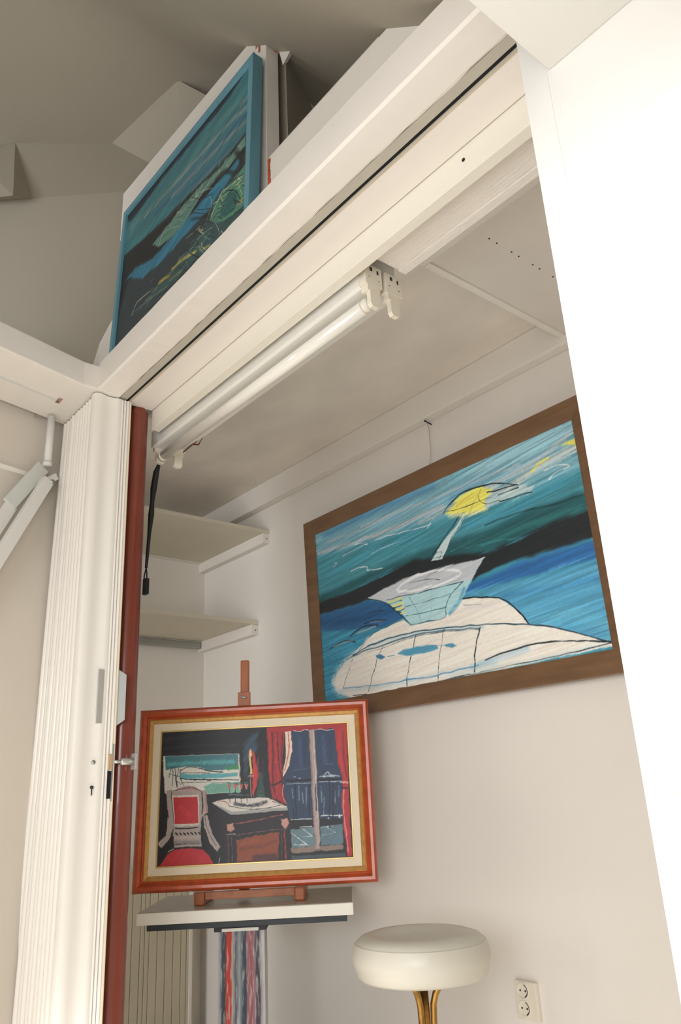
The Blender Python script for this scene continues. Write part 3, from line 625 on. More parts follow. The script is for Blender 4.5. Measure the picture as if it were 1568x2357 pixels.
OPS_TEAL = [('P',(48,61,66),0.0,1.4,1,[-886,-2739,1189,110,1211,1927,-243,971]),
('P',(65,117,125),0.0,7.0,1,[1009,-40,1024,473,558,415,-32,330,-69,-34]),
('P',(38,43,52),0.0,11.2,1,[-67,-21,982,-37,983,-7,837,49,636,45,321,45,44,85]),
('S',(114,130,130),23.8,14.0,0.8,[52,145,540,196,793,130,981,207]),
('S',(64,129,130),30.8,21.0,0.8,[-11,182,427,176,745,151,979,139]),
('S',(149,149,149),16.8,11.2,0.8,[188,191,595,216,846,230,979,268]),
('S',(51,91,132),16.8,11.2,0.85,[296,274,653,297,976,310]),
('S',(149,143,141),18.2,12.6,0.75,[437,285,754,313,978,357]),
('S',(48,100,136),16.8,12.6,0.8,[420,346,709,385,980,422]),
('S',(113,119,119),14.0,11.2,0.6,[599,410,818,429,981,440]),
('S',(58,130,134),23.8,16.8,0.8,[-26,273,204,327,420,346]),
('P',(33,37,40),0.0,9.8,1,[-35,307,143,353,369,413,601,431,811,466,980,431,985,567,815,560,592,588,377,610,235,600,80,567,-35,874,-4,1082,-94,1022]),
('P',(53,120,147),0.0,8.4,1,[63,538,138,517,282,593,464,587,612,579,691,567,825,561,941,545,951,582,865,638,738,684,579,683,385,692,218,662]),
('S',(61,141,155),18.2,9.8,0.8,[789,585,881,594]),
('P',(97,135,123),0.0,5.6,1,[289,489,420,471,560,446,684,450,820,476,977,454,979,517,861,541,757,526,669,527,591,573,476,598,349,559]),
('S',(154,170,163),4.2,2.8,0.7,[365,486,521,492,746,496,974,503]),
('S',(66,111,111),9.8,7.0,0.7,[344,515,525,542,607,511]),
('S',(173,180,155),4.2,2.8,0.7,[562,466,666,488,759,555]),
('S',(33,39,39),3.5,1.1,0.8,[603,461,691,558,761,592]),
('S',(33,39,39),2.8,1.1,0.8,[820,476,815,560]),
('S',(193,198,184),3.5,1.1,0.7,[348,546,375,476,409,470]),
('S',(67,139,94),7.0,5.6,0.6,[392,530,461,546]),
('S',(33,37,40),18.2,7.0,0.8,[786,529,842,535,927,633,961,609,911,468,950,546]),
('S',(29,33,37),11.2,7.0,0.7,[615,618,739,711,793,660,829,644]),
('P',(78,128,109),0.0,5.6,1,[757,762,776,695,821,661,902,658,984,634,993,891,876,868,812,840]),
('P',(46,93,93),0.0,7.0,0.9,[834,734,886,711,932,748,944,843,876,859,828,805]),
('S',(192,197,156),4.2,1.1,0.7,[761,758,821,661,866,665,973,698]),
('S',(173,191,155),3.5,1.1,0.6,[723,756,765,667,742,591]),
('S',(31,37,39),3.5,1.1,1,[892,649,972,689]),
('S',(31,37,39),4.2,1.1,0.8,[858,673,923,739,960,827]),
('S',(31,37,39),3.5,1.1,0.8,[611,570,739,702]),
('S',(31,37,39),2.8,1.1,0.7,[653,593,757,685]),
('S',(96,159,114),8.4,5.6,0.7,[821,832,911,868]),
('S',(197,152,71),5.6,2.8,0.8,[936,843,977,836]),
('P',(55,84,86),0.0,8.4,1,[608,798,743,775,876,876,1013,903,1016,1009,696,927,495,927,145,866,322,849]),
('S',(154,172,154),3.5,1.1,0.7,[630,827,687,801,774,821]),
('S',(154,172,154),3.5,1.1,0.7,[692,874,757,839]),
('S',(125,152,143),2.8,1.1,0.6,[550,834,630,817,733,910]),
('S',(196,172,75),14.0,5.6,0.9,[480,823,570,835,658,867]),
('S',(188,161,71),16.8,5.6,0.9,[382,830,466,844]),
('S',(170,161,89),9.8,5.6,0.8,[694,892,762,919]),
('S',(151,151,88),9.8,5.6,0.6,[470,889,555,900]),
('S',(198,198,180),5.6,3.5,0.8,[149,856,186,805,295,818]),
('S',(152,152,134),4.2,3.5,0.6,[180,856,325,878,450,908]),
('S',(94,112,109),7.0,5.6,0.5,[270,907,443,946]),
('S',(197,192,147),3.3,1.1,0.75,[958,861,960,851,972,854]),
('S',(34,39,43),4.5,1.1,0.75,[1002,744,1025,743,1040,742]),
('S',(97,141,121),3.3,1.1,0.75,[707,878,716,909,725,932]),
('S',(97,141,121),4.3,1.1,0.75,[708,804,732,844,764,885]),
('S',(31,37,39),3.9,1.1,0.75,[914,774,922,805,936,833]),
('S',(197,192,147),4.4,1.1,0.75,[599,855,627,857,656,869]),
('S',(66,111,111),3.8,1.1,0.75,[830,725,850,713,886,728]),
('S',(97,141,121),3.7,1.1,0.75,[950,682,956,677,968,682]),
('S',(66,111,111),2.9,1.1,0.75,[609,830,621,872,643,911]),
('S',(66,111,111),4.3,1.1,0.75,[741,747,776,765,815,791]),
('S',(66,111,111),3.8,1.1,0.75,[581,829,612,825,632,822]),
('S',(31,37,39),4.7,1.1,0.75,[914,785,939,819,959,846]),
('S',(34,39,43),4.2,1.1,0.75,[870,718,898,715,912,709]),
('S',(197,192,147),4.0,1.1,0.75,[776,676,787,676,805,687]),
('S',(197,192,147),2.3,1.1,0.75,[821,732,832,748,844,763]),
('S',(34,39,43),4.0,1.1,0.75,[808,740,836,754,852,761]),
('S',(34,39,43),4.1,1.1,0.75,[828,689,847,681,870,687]),
('S',(66,111,111),4.0,1.1,0.75,[688,797,703,818,712,831]),
('S',(97,141,121),2.2,1.1,0.75,[590,862,607,907,625,942]),
('S',(34,39,43),2.7,1.1,0.75,[960,740,980,767,992,783]),
('S',(154,174,159),3.2,1.1,0.75,[658,729,676,729,689,731]),
('S',(34,39,43),3.7,1.1,0.75,[549,796,574,799,587,798]),
('S',(154,174,159),2.2,1.1,0.75,[844,672,860,670,877,676]),
('S',(197,192,147),4.0,1.1,0.75,[692,774,708,774,709,764]),
('S',(31,37,39),3.7,1.1,0.75,[673,683,699,681,720,685]),
('S',(154,174,159),4.0,1.1,0.75,[586,717,612,720,637,728]),
('S',(31,37,39),4.9,1.1,0.75,[619,840,656,888,692,930]),
('S',(31,37,39),3.0,1.1,0.75,[638,747,663,741,686,743]),
('S',(34,39,43),2.2,1.1,0.75,[483,744,499,764,521,789]),
('S',(97,141,121),2.4,1.1,0.75,[666,868,677,860,692,862]),
('S',(197,192,147),3.1,1.1,0.75,[824,666,831,693,838,715]),
('S',(197,192,147),4.8,1.1,0.75,[929,710,949,712,960,711]),
('S',(197,192,147),3.7,1.1,0.75,[674,734,692,758,707,776]),
('S',(31,37,39),2.3,1.1,0.75,[776,864,783,862,794,866]),
('S',(34,39,43),4.6,1.1,0.75,[819,797,833,818,843,833]),
('S',(31,37,39),2.6,1.1,0.75,[747,847,781,883,804,908]),
('S',(66,111,111),3.8,1.1,0.75,[834,698,856,686,877,685]),
('S',(66,111,111),2.2,1.1,0.75,[859,770,872,822,883,859]),
('S',(34,39,43),4.3,1.1,0.75,[667,803,675,829,678,844]),
('S',(66,111,111),4.0,1.1,0.75,[924,654,931,684,934,703]),
('S',(66,111,111),2.8,1.1,0.75,[698,748,737,764,773,785]),
('S',(66,111,111),4.3,1.1,0.75,[702,826,715,820,722,814]),
('S',(97,141,121),2.5,1.1,0.75,[969,759,987,754,1008,760]),
('S',(197,192,147),3.3,1.1,0.75,[703,852,715,888,735,922]),
('S',(31,37,39),2.4,1.1,0.75,[965,754,996,764,1017,772]),
('S',(34,39,43),4.3,1.1,0.75,[579,780,608,819,617,836]),
('S',(154,174,159),4.6,1.1,0.75,[930,735,959,742,985,755]),
('S',(197,192,147),2.3,1.1,0.75,[797,817,822,879,833,916]),
('S',(34,39,43),3.6,1.1,0.75,[728,745,743,743,760,748]),
('S',(31,37,39),2.5,1.1,0.75,[875,746,883,732,911,743]),
('S',(34,39,43),2.2,1.1,0.75,[800,801,808,798,818,802]),
('S',(97,141,121),2.8,1.1,0.75,[879,916,914,932,941,947]),
('S',(197,192,147),3.7,1.1,0.75,[843,907,859,942,854,949]),
('S',(34,39,43),3.4,1.1,0.75,[746,766,754,765,771,776]),
('S',(31,37,39),2.4,1.1,0.75,[816,677,822,704,835,730]),
('S',(34,39,43),3.4,1.1,0.75,[865,831,896,835,923,844]),
('S',(34,39,43),2.6,1.1,0.75,[748,818,766,826,777,830]),
('S',(154,174,159),2.1,1.1,0.75,[811,750,839,747,863,751]),
('S',(197,192,147),3.6,1.1,0.75,[939,670,947,690,955,706]),
('S',(197,192,147),3.9,1.1,0.75,[676,747,699,781,719,809]),
('S',(197,192,147),3.2,1.1,0.75,[810,684,841,691,862,696]),
('S',(197,192,147),3.2,1.1,0.75,[938,710,958,771,969,808]),
('S',(31,37,39),4.0,1.1,0.75,[781,769,806,766,831,773]),
('S',(154,174,159),2.7,1.1,0.75,[684,851,700,892,718,926]),
('S',(66,111,111),3.1,1.1,0.75,[638,858,654,857,665,855]),
('S',(97,141,121),4.8,1.1,0.75,[919,694,942,741,957,772]),
('S',(66,111,111),2.2,1.1,0.75,[925,658,952,670,969,677]),
('S',(154,174,159),2.6,1.1,0.75,[909,652,923,645,941,649]),
('S',(154,174,159),4.6,1.1,0.75,[992,702,1010,739,1016,757]),
('S',(31,37,39),4.5,1.1,0.75,[695,819,703,815,710,813]),
('S',(66,105,100),3.1,1.1,0.7,[802,451,825,459]),
('S',(174,186,175),2.3,1.1,0.7,[835,457,854,443]),
('S',(44,62,62),3.2,1.1,0.7,[626,485,624,457]),
('S',(174,186,175),3.9,1.1,0.7,[811,506,812,490]),
('S',(134,161,143),2.4,1.1,0.7,[577,522,598,528]),
('S',(44,62,62),4.0,1.1,0.7,[585,485,604,484]),
('S',(44,62,62),3.2,1.1,0.7,[565,496,607,530]),
('S',(66,105,100),2.6,1.1,0.7,[842,435,871,437]),
('S',(174,186,175),4.1,1.1,0.7,[499,462,529,482]),
('S',(134,161,143),3.3,1.1,0.7,[423,514,467,510]),
('S',(66,105,100),3.5,1.1,0.7,[788,482,797,476]),
('S',(44,62,62),3.1,1.1,0.7,[419,479,460,481]),
('S',(134,161,143),2.8,1.1,0.7,[835,470,848,468]),
('S',(44,62,62),3.6,1.1,0.7,[686,488,720,481]),
('S',(174,186,175),2.7,1.1,0.7,[489,452,508,424]),
('S',(44,62,62),2.9,1.1,0.7,[752,512,774,509]),
('S',(134,161,143),3.2,1.1,0.7,[846,468,860,436]),
('S',(134,161,143),3.3,1.1,0.7,[685,515,699,493]),
('S',(134,161,143),2.9,1.1,0.7,[718,499,733,492]),
('S',(134,161,143),2.6,1.1,0.7,[671,502,688,477]),
('S',(134,161,143),4.1,1.1,0.7,[508,519,548,563]),
('S',(134,161,143),2.7,1.1,0.7,[486,469,526,473]),
('S',(174,186,175),3.1,1.1,0.7,[606,483,654,496]),
('S',(134,161,143),3.6,1.1,0.7,[810,469,806,427]),
('S',(174,186,175),3.2,1.1,0.7,[444,520,510,561]),
('S',(174,186,175),3.6,1.1,0.7,[639,494,641,437]),
('S',(44,62,62),3.4,1.1,0.7,[909,511,923,503]),
('S',(66,105,100),2.7,1.1,0.7,[507,495,528,474]),
('S',(134,161,143),3.7,1.1,0.7,[931,471,958,494]),
('S',(174,186,175),2.8,1.1,0.7,[917,484,929,484]),
('S',(66,105,100),3.3,1.1,0.7,[733,472,755,474]),
('S',(174,186,175),3.6,1.1,0.7,[672,499,699,506]),
('S',(174,186,175),2.2,1.1,0.7,[825,471,857,463]),
('S',(44,62,62),2.9,1.1,0.7,[695,478,705,468]),
('S',(66,105,100),3.0,1.1,0.7,[863,450,878,462]),
('S',(44,62,62),2.6,1.1,0.7,[896,511,918,491]),
('S',(66,105,100),2.1,1.1,0.7,[599,494,639,506]),
('S',(66,105,100),2.9,1.1,0.7,[382,511,413,529]),
('S',(134,161,143),3.0,1.1,0.7,[685,478,679,442]),
('S',(134,161,143),3.7,1.1,0.7,[850,501,874,531]),
('S',(134,161,143),3.6,1.1,0.7,[796,456,808,447]),
('S',(134,161,143),3.3,1.1,0.7,[566,507,592,494]),
('S',(44,62,62),2.1,1.1,0.7,[580,508,598,502]),
('S',(44,62,62),4.1,1.1,0.7,[371,464,426,492]),
('S',(44,62,62),3.1,1.1,0.7,[479,481,542,523]),
('S',(174,186,175),3.1,1.1,0.7,[525,504,553,480]),
('S',(44,62,62),4.0,1.1,0.7,[555,460,589,471]),
('S',(134,161,143),4.0,1.1,0.7,[395,486,424,468]),
('S',(174,186,175),4.1,1.1,0.7,[642,494,658,502]),
('S',(66,105,100),2.3,1.1,0.7,[818,491,817,445]),
('S',(123,141,114),4.5,2.1,0.6,[554,832,574,829]),
('S',(170,165,98),4.9,2.1,0.6,[319,842,367,846]),
('S',(170,165,98),3.6,2.1,0.6,[283,820,328,820]),
('S',(65,86,86),2.8,2.1,0.6,[540,826,602,847]),
('S',(29,33,35),3.2,2.1,0.6,[606,807,657,806]),
('S',(65,86,86),4.5,2.1,0.6,[241,872,287,880]),
('S',(170,165,98),4.6,2.1,0.6,[552,838,611,853]),
('S',(29,33,35),4.3,2.1,0.6,[625,827,662,831]),
('S',(29,33,35),4.7,2.1,0.6,[588,772,653,802]),
('S',(29,33,35),3.1,2.1,0.6,[462,791,524,817]),
('S',(29,33,35),2.8,2.1,0.6,[395,849,446,860]),
('S',(170,165,98),4.5,2.1,0.6,[509,818,541,790]),
('S',(29,33,35),5.2,2.1,0.6,[510,861,548,864]),
('S',(123,141,114),3.5,2.1,0.6,[615,780,644,779]),
('S',(29,33,35),5.5,2.1,0.6,[545,879,595,869]),
('S',(65,86,86),4.7,2.1,0.6,[644,778,678,778]),
('S',(29,33,35),5.2,2.1,0.6,[440,835,479,850]),
('S',(65,86,86),3.0,2.1,0.6,[636,812,667,837]),
('S',(170,165,98),2.8,2.1,0.6,[307,756,335,757]),
('S',(65,86,86),5.4,2.1,0.6,[488,864,506,863]),
('S',(65,86,86),5.3,2.1,0.6,[633,792,657,793]),
('S',(123,141,114),5.5,2.1,0.6,[264,850,320,867]),
('S',(65,86,86),3.5,2.1,0.6,[425,788,476,785]),
('S',(123,141,114),4.6,2.1,0.6,[506,824,563,848]),
('S',(123,141,114),4.6,2.1,0.6,[530,807,569,807]),
('S',(123,141,114),4.7,2.1,0.6,[598,829,629,829])]

# ------------------------------------------------------------------ the setting
def struct(name, mb, m, label, **k):
    o = mb.build(name, m, **k); return tagit(o, label, None, None, 'structure')

struct('floor', MB().box(-5.5, 3.0, -3.2, 2.4, -1.05, -1.0), M_floor, 'light wooden floor')
struct('wall_back', MB().box(-3.8, -0.1, 2.1, 2.2, -1.0, 1.6), M_wall, 'pale plaster back wall of the alcove')
struct('wall_alcove_end', MB().box(-3.82, -3.69, 0.95, 2.1, -1.0, 1.6), M_wall, 'pale end wall of the alcove behind the shelves')
struct('wall_alcove_right', MB().box(-0.2, -0.1, 0.9, 2.1, -1.0, 1.6), M_wall, 'right end wall of the alcove')
# alcove ceiling
struct('ceiling_alcove', MB().box(-3.8, -0.1, 1.0, 2.2, 1.495, 1.56), M_ceil, 'low white ceiling of the alcove')
# boxed fascia along the top of the back wall and of the end wall
struct('trim_1', MB().box(-3.69, -0.2, 2.052, 2.1, 1.376, 1.495, 0.006), M_wall, 'boxed white fascia along the top of the back wall')
mb = MB().box(-3.69, -3.655, 0.96, 2.052, 1.40, 1.495, 0.004); mb.box(-3.655, -3.632, 0.96, 2.052, 1.445, 1.495, 0.004)
struct('trim_2', mb, M_wall, 'stepped white fascia above the shelves')

# wall to the right of the opening, its jamb, casing and pier
struct('wall_right', MB().box(-0.472, 1.8, 0.80, 0.91, -1.0, 2.6), M_white, 'bright white wall right of the opening')
struct('trim_3', MB().box(-0.4718, -0.432, 0.7992, 0.80, -1.0, 0.962), M_white, 'flat white casing at the right edge of the opening')
struct('trim_4', MB().box(-0.335, 1.8, 0.78, 0.80, -1.0, 0.778, 0.004), M_white, 'shallow white pier on the right wall')
struct('ceiling_low', MB().box(-0.4275, 1.8, -2.6, 0.80, 0.967, 1.3, 0.002), M_soffit, 'low white soffit over the right wall')

# attic ceiling: sloping sheet that rounds over into a flat top
def ceil_z(x, y):
    a = 1.475-0.93*(x+0.79)
    k = 0.035; b = 2.4
    return -k*math.log(math.exp(-a/k)+math.exp(-b/k))
b = bmesh.new(); xs = [0.0-i*0.1 for i in range(0, 34)]; ys = [-4.8+i*0.3 for i in range(0, 23)]
g = [[b.verts.new((x, y, ceil_z(x, y))) for y in ys] for x in xs]
g2 = [[b.verts.new((x, y, ceil_z(x, y)+0.06)) for y in ys] for x in xs]
for i in range(len(xs)-1):
    for j in range(len(ys)-1):
        b.faces.new([g[i][j], g[i+1][j], g[i+1][j+1], g[i][j+1]]); b.faces.new([g2[i][j], g2[i][j+1], g2[i+1][j+1], g2[i+1][j]])
mb = MB(); mb._add(b, True)
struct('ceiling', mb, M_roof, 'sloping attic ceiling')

A_ = (-1.893, 0.940, 2.405); C_ = (-2.295, 0.872, 2.405); D_ = (-2.510, 0.581, 2.405); B2 = (-1.763, 1.089, 2.25); C2 = (-2.02, 1.08, 2.10)
E_ = (-2.417, 0.642, 2.10); F_ = (-2.385, 0.566, 2.05); G_ = (-2.579, 0.461, 2.32)
mb = MB(); up = (0, 0, 0.25)
mb.faces([A_, C_, C2, B2, (A_[0], A_[1], 2.6), (C_[0], C_[1], 2.6), (-2.3, 1.6, 2.6), (-1.7, 1.3, 2.6)], [(0, 1, 2), (0, 2, 3)])
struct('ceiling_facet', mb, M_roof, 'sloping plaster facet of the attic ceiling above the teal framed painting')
mb = MB()
wd = Vector((0.67, 0.74, 0)).normalized(); e0 = Vector(E_)
low = [(-2.02, 1.08, 1.2), (-2.417, 0.642, 1.2), (-2.72, 0.305, 1.2)]
mb.faces([C_, C2, E_, low[0], low[1], low[2], (-2.72, 0.305, 2.10), D_, G_, F_, (-2.80, 0.30, 2.45)],
         [(0, 2, 1), (1, 2, 4, 3), (0, 7, 2), (7, 8, 9, 2), (2, 6, 5, 4), (8, 10, 6, 9), (9, 6, 2)])
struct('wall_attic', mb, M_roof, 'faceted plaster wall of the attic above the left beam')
LW0 = (-1.262, 0.952)
# knee wall behind the upright post
mb = MB().prism([LW0+(1.52,), (-2.27, 2.12, 1.57), (-2.31, 2.16, 1.57), (LW0[0]*1.02, LW0[1]*1.02, 1.52)],
         [LW0+(1.99,), (-2.27, 2.12, 2.6), (-2.31, 2.16, 2.6), (LW0[0]*1.02, LW0[1]*1.02, 1.99)])
mb.prism([LW0+(1.52,), (LW0[0]*1.02, LW0[1]*1.02, 1.52), (-1.42, 1.01, 1.52), (-1.40, 0.985, 1.52)], [LW0+(1.99,), (LW0[0]*1.02, LW0[1]*1.02, 1.99), (-1.42, 1.01, 2.1), (-1.40, 0.985, 2.1)])
struct('wall_loft', mb, M_roof, 'plaster wall of the loft seen behind the upright post')

# left wall of the room and its beam
d_ = Vector((0.27, -0.963)).normalized()
p0 = Vector((-2.44, 0.98)); p1 = p0+d_*3.4; nrm = Vector((-0.963, -0.27))
mb = MB().plan([(p0.x, p0.y), (p1.x, p1.y), (p1.x+nrm.x*.1, p1.y+nrm.y*.1), (p0.x+nrm.x*.1, p0.y+nrm.y*.1)], -1.0, 1.27)
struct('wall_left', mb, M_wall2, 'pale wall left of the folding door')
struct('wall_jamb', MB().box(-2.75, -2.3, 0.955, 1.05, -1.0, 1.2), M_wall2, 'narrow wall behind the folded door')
bp = [(-2.071, 0.80), (-2.071, 0.7515), (-1.40, -1.65), (-1.68, -1.73), (-2.346, 0.738), (-2.365, 0.80), (-2.365, 0.877), (-2.071, 0.877)]
struct('trim_5', MB().plan(bp, 1.2, 1.281, 0.004), M_wood, 'white painted beam over the left wall')
mb = MB()
q0 = Vector((-2.205, 0.72)); q1 = q0+d_*1.9
mb.plan([(q0.x-.006, q0.y), (q0.x+.006, q0.y), (q1.x+.006, q1.y), (q1.x-.006, q1.y)], 1.196, 1.204)
struct('trim_6', mb, M_white, 'thin pale strip let into the underside of the left beam')
mb = MB(); mb.plan([(q0.x-.011, q0.y+.01), (q0.x-.007, q0.y+.01), (q1.x-.007, q1.y), (q1.x-.011, q1.y)], 1.1985, 1.202); mb.box(-2.225, -2.19, .722, .735, 1.1985, 1.202)
struct('trim_7', mb, mat('pinkish stain', (176, 140, 126), 0.8, var=.2, vscale=40), 'brown crack beside the strip in the left beam')
mb = MB(); w0 = p0-Vector((nrm.x, nrm.y))*0.012; 
a0 = p0+d_*0.22; a1 = p0+d_*3.0
mb.plan([(a0.x, a0.y), (a1.x, a1.y), (a1.x-nrm.x*.012, a1.y-nrm.y*.012), (a0.x-nrm.x*.012, a0.y-nrm.y*.012)], 0.985, 1.0, 0.002)
struct('trim_8', mb, M_wall, 'thin ledge on the left wall')

# main beam with bevelled hand-painted edges
b = bmesh.new(); rng = random.Random(4); N = 70; rings = []
for i in range(N+1):
    x = -2.071+(0.30+2.071)*i/N; j = lambda s=.0016: rng.uniform(-s, s)
    sec = [(0.8000+j(.0005), 1.206), (0.806, 1.2005+j(.0008)), (0.872, 1.2005+j(.0005)), (0.8775+j(.0012), 1.203+j(.001)), (0.879, 1.24), (0.879, 1.29), (0.872, 1.296), (0.806, 1.296+j(.0008)), (0.799+j(.0006), 1.291)]
    rings.append([b.verts.new((x, y, z)) for y, z in sec])
for i in range(N):
    for k in range(9): b.faces.new([rings[i][k], rings[i][(k+1) % 9], rings[i+1][(k+1) % 9], rings[i+1][k]])
b.faces.new(rings[0]); b.faces.new(rings[-1][::-1]); bmesh.ops.recalc_face_normals(b, faces=b.faces[:])
mb = MB(); mb._add(b); struct('trim_9', mb, M_wood, 'long white painted beam across the top of the opening')
# sliding track behind the beam
mb = MB().box(-2.105, -0.3, 0.879, 0.9022, 1.2028, 1.26); struct('trim_10', mb, M_grey, 'grey painted rail of the folding door track')
mb = MB().box(-2.112, -0.3, 0.9022, 0.9118, 1.2030, 1.262); struct('trim_11', mb, M_black, 'black slot of the folding door track')
# lining board, the tan strip at its front edge and the batten with a screw hole
mb = MB().box(-2.112, -0.3, 0.912, 0.9978, 1.200, 1.26, 0.0015); struct('trim_12', mb, M_wood, 'flat white lining board behind the track')
mb = MB().box(-2.105, -0.3, 0.9096, 0.9112, 1.1995, 1.203); struct('trim_13', mb, M_grey, 'thin metal lip beside the black slot')
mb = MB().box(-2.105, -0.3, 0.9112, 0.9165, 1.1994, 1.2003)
struct('trim_14', mb, M_tan, 'thin tan strip along the front edge of the lining board')
mb = MB().box(-2.112, -0.3, 1.000, 1.028, 1.131, 1.30, 0.0015)
bt = struct('trim_15', mb, M_cream, 'cream batten under the header')
mb = MB().tube([(-0.748, 0.9998, 1.171), (-0.748, 0.9985, 1.171)], 0.004, 10)
h = mb.build('screw_hole', M_black, parent=bt)
struct('trim_16', MB().box(-2.25, -1.08, 1.045, 1.16, 1.2475, 1.495), M_wood, 'white block above the lamp')
mb = MB().box(-1.083, -0.25, 1.028, 1.134, 1.175, 1.495, 0.002); mb.box(-1.083, -0.25, 1.134, 1.160, 1.171, 1.495, 0.003); struct('trim_17', mb, M_tex, 'combed white board under the header')
struct('trim_18', MB().box(-2.105, -0.3, 1.004, 1.028, 1.301, 1.5), M_wood, 'inner face of the header')
# grey perforated panel with pale edging
mb = MB().box(-1.215, -0.22, 1.405, 2.10, 1.408, 1.43); pn = struct('ceiling_panel', mb, M_panel, 'flat grey panel on the alcove ceiling with a row of small holes')
mb = MB().box(-1.238, -0.22, 1.374, 1.405, 1.400, 1.425, 0.003); mb.box(-1.238, -1.215, 1.405, 2.10, 1.400, 1.425, 0.003)
mb.build('edging', M_wood, parent=pn)
for i in range(12):
    y = 1.44+i*0.032
    MB().tube([(-1.05, y, 1.4082), (-1.05, y, 1.4072)], 0.0026, 8).build('hole', M_black if i % 3 else M_white, parent=pn)

# member behind the beam, right of the post
mb = MB(); zt = lambda x: ceil_z(x, .9)+.02
mb.prism([(-1.237, 0.87, 1.29), (-0.60, 0.87, 1.29), (-0.70, 0.87, zt(-.70)), (-0.80, 0.87, 1.487), (-1.237, 0.87, 1.487)],
         [(-1.237, 0.95, 1.29), (-0.60, 0.95, 1.29), (-0.70, 0.95, zt(-.70)), (-0.80, 0.95, 1.487), (-1.237, 0.95, 1.487)], 0.002)
mb.prism([(-1.237, 0.87, 1.487), (-0.825, 0.87, 1.487), (-0.835, 0.878, 1.503), (-1.237, 0.878, 1.503)],
         [(-1.237, 0.95, 1.487), (-0.825, 0.95, 1.487), (-0.835, 0.95, 1.503), (-1.237, 0.95, 1.503)], 0.002)
plate = struct('trim_19', mb, M_wood, 'white plate timber behind the long beam')

# post and rail frame above the beam; orange filler at its joints
LEAN = 0.024
cy_ = Vector((-1.274, 0.888, 1.297))
yaw = math.atan2(0.01735, 0.7455)
Mf = Matrix.Translation(cy_) @ Matrix.Rotation(yaw, 4, 'Z') @ Matrix.Rotation(-LEAN*0.5, 4, 'X')
fr = thing('timber_frame', -1.65, 0.88, 1.296, 'white timber post and top rail standing on the long beam behind the teal framed painting', 'frame')
MB().box(-0.075, 0, 0, 0.041, 0, 0.66, 0.0015).build('post', M_wood, parent=fr, M=Mf)
mb = MB().prism([(-0.88, 0, 0.55), (-0.05, 0, 0.53), (-0.05, 0, 0.715), (-0.88, 0, 0.757)], [(-0.88, 0.041, 0.55), (-0.05, 0.041, 0.53), (-0.05, 0.041, 0.715), (-0.88, 0.041, 0.757)], 0.0015)
mb.build('rail', M_wood, parent=fr, M=Mf)
MB().box(-0.84, -0.79, 0.003, 0.036, 0.0, 0.57, 0.0015).build('post', M_wood, parent=fr, M=Mf)
mb = MB(); rng = random.Random(3)
for i in range(12):
    t = i/11; mb.box(-.030+.031*t-.004, -.030+.031*t+.004, -.0015+.030*t, .004+.030*t, .634-.006*t+rng.uniform(-.005, .001), .655, .001)
mb.build('filler', M_rust, parent=fr, M=Mf)
mb = MB(); rng = random.Random(2)
for i in range(16): mb.box(-1.2365, -1.2295+rng.uniform(-.003, .002), .8665, .871, 1.372+i*.0066, 1.380+i*.0066, .001)
mb.build('filler', M_rust, parent=plate)
mb = MB().prism([(-1.268, 0.93, 1.945), (-1.205, 0.93, 1.870), (-1.246, 0.93, 1.850)], [(-1.268, 0.948, 1.95), (-1.21, 0.948, 1.89), (-1.248, 0.948, 1.875)])
struct('trim_20', mb, M_wood, 'small white wedge against the ceiling beside the post')
mb = MB().prism([(-2.30, 0.84, 1.28), (-2.19, 0.84, 1.28), (-2.19, 0.84, 1.44), (-2.245, 0.84, 1.37)], [(-2.30, 0.90, 1.28), (-2.10, 0.90, 1.28), (-2.10, 0.90, 1.52), (-2.245, 0.90, 1.37)])
mb.prism([(-2.19, 0.84, 1.28), (-2.06, 0.86, 1.28), (-2.06, 0.86, 1.55), (-2.19, 0.84, 1.44)], [(-2.19, 0.90, 1.28), (-2.06, 0.90, 1.28), (-2.06, 0.90, 1.55), (-2.19, 0.90, 1.44)])
struct('trim_21', mb, M_wood, 'white timber stub left of the teal framed painting')

# ------------------------------------------------------------------ folding door and red post
dr = thing('door_1', -2.22, 0.86, -1.0, 'white folding door pushed together at the left end of the opening', 'door', kind='structure')
prof = [(-2.1065, 0.797), (-2.098, 0.7955), (-2.0875, 0.8005), (-2.083, 0.812), (-2.087, 0.828), (-2.0915, 0.842), (-2.0910, 0.858), (-2.086, 0.868), (-2.0845, 0.880), (-2.088, 0.886)]
def spread(t): return t
def strip(front, back, fdx=0.0, top=1.196):
    """vertical slat: plan outline at the top, shifted by fdx at the floor"""
    pts = front+back[::-1]
    return [(x+fdx, y, -1.0) for x, y in pts], [(x, y, top) for x, y in pts]
bt_, tp_ = strip(prof, [(x-.006, y) for x, y in prof])
MB().prism(bt_, tp_).build('lead_panel', M_pvc, parent=dr, smooth_angle=0.7)
for i, (x, y) in enumerate(((-2.0865, 0.8875), (-2.0865, 0.8965), (-2.0850, 0.9055), (-2.0840, 0.9125))):
    bt_, tp_ = strip([(x-.004, y-.004), (x, y-.002), (x+.001, y+.001), (x, y+.003)], [(x-.012, y-.004), (x-.012, y), (x-.012, y+.001), (x-.012, y+.003)], 0.002*i)
    MB().prism(bt_, tp_).build('edge_strip', M_pvc2 if i == 3 else M_pvc, parent=dr, smooth_angle=0.7)
rng = random.Random(11); NP = 11; x = -2.1085
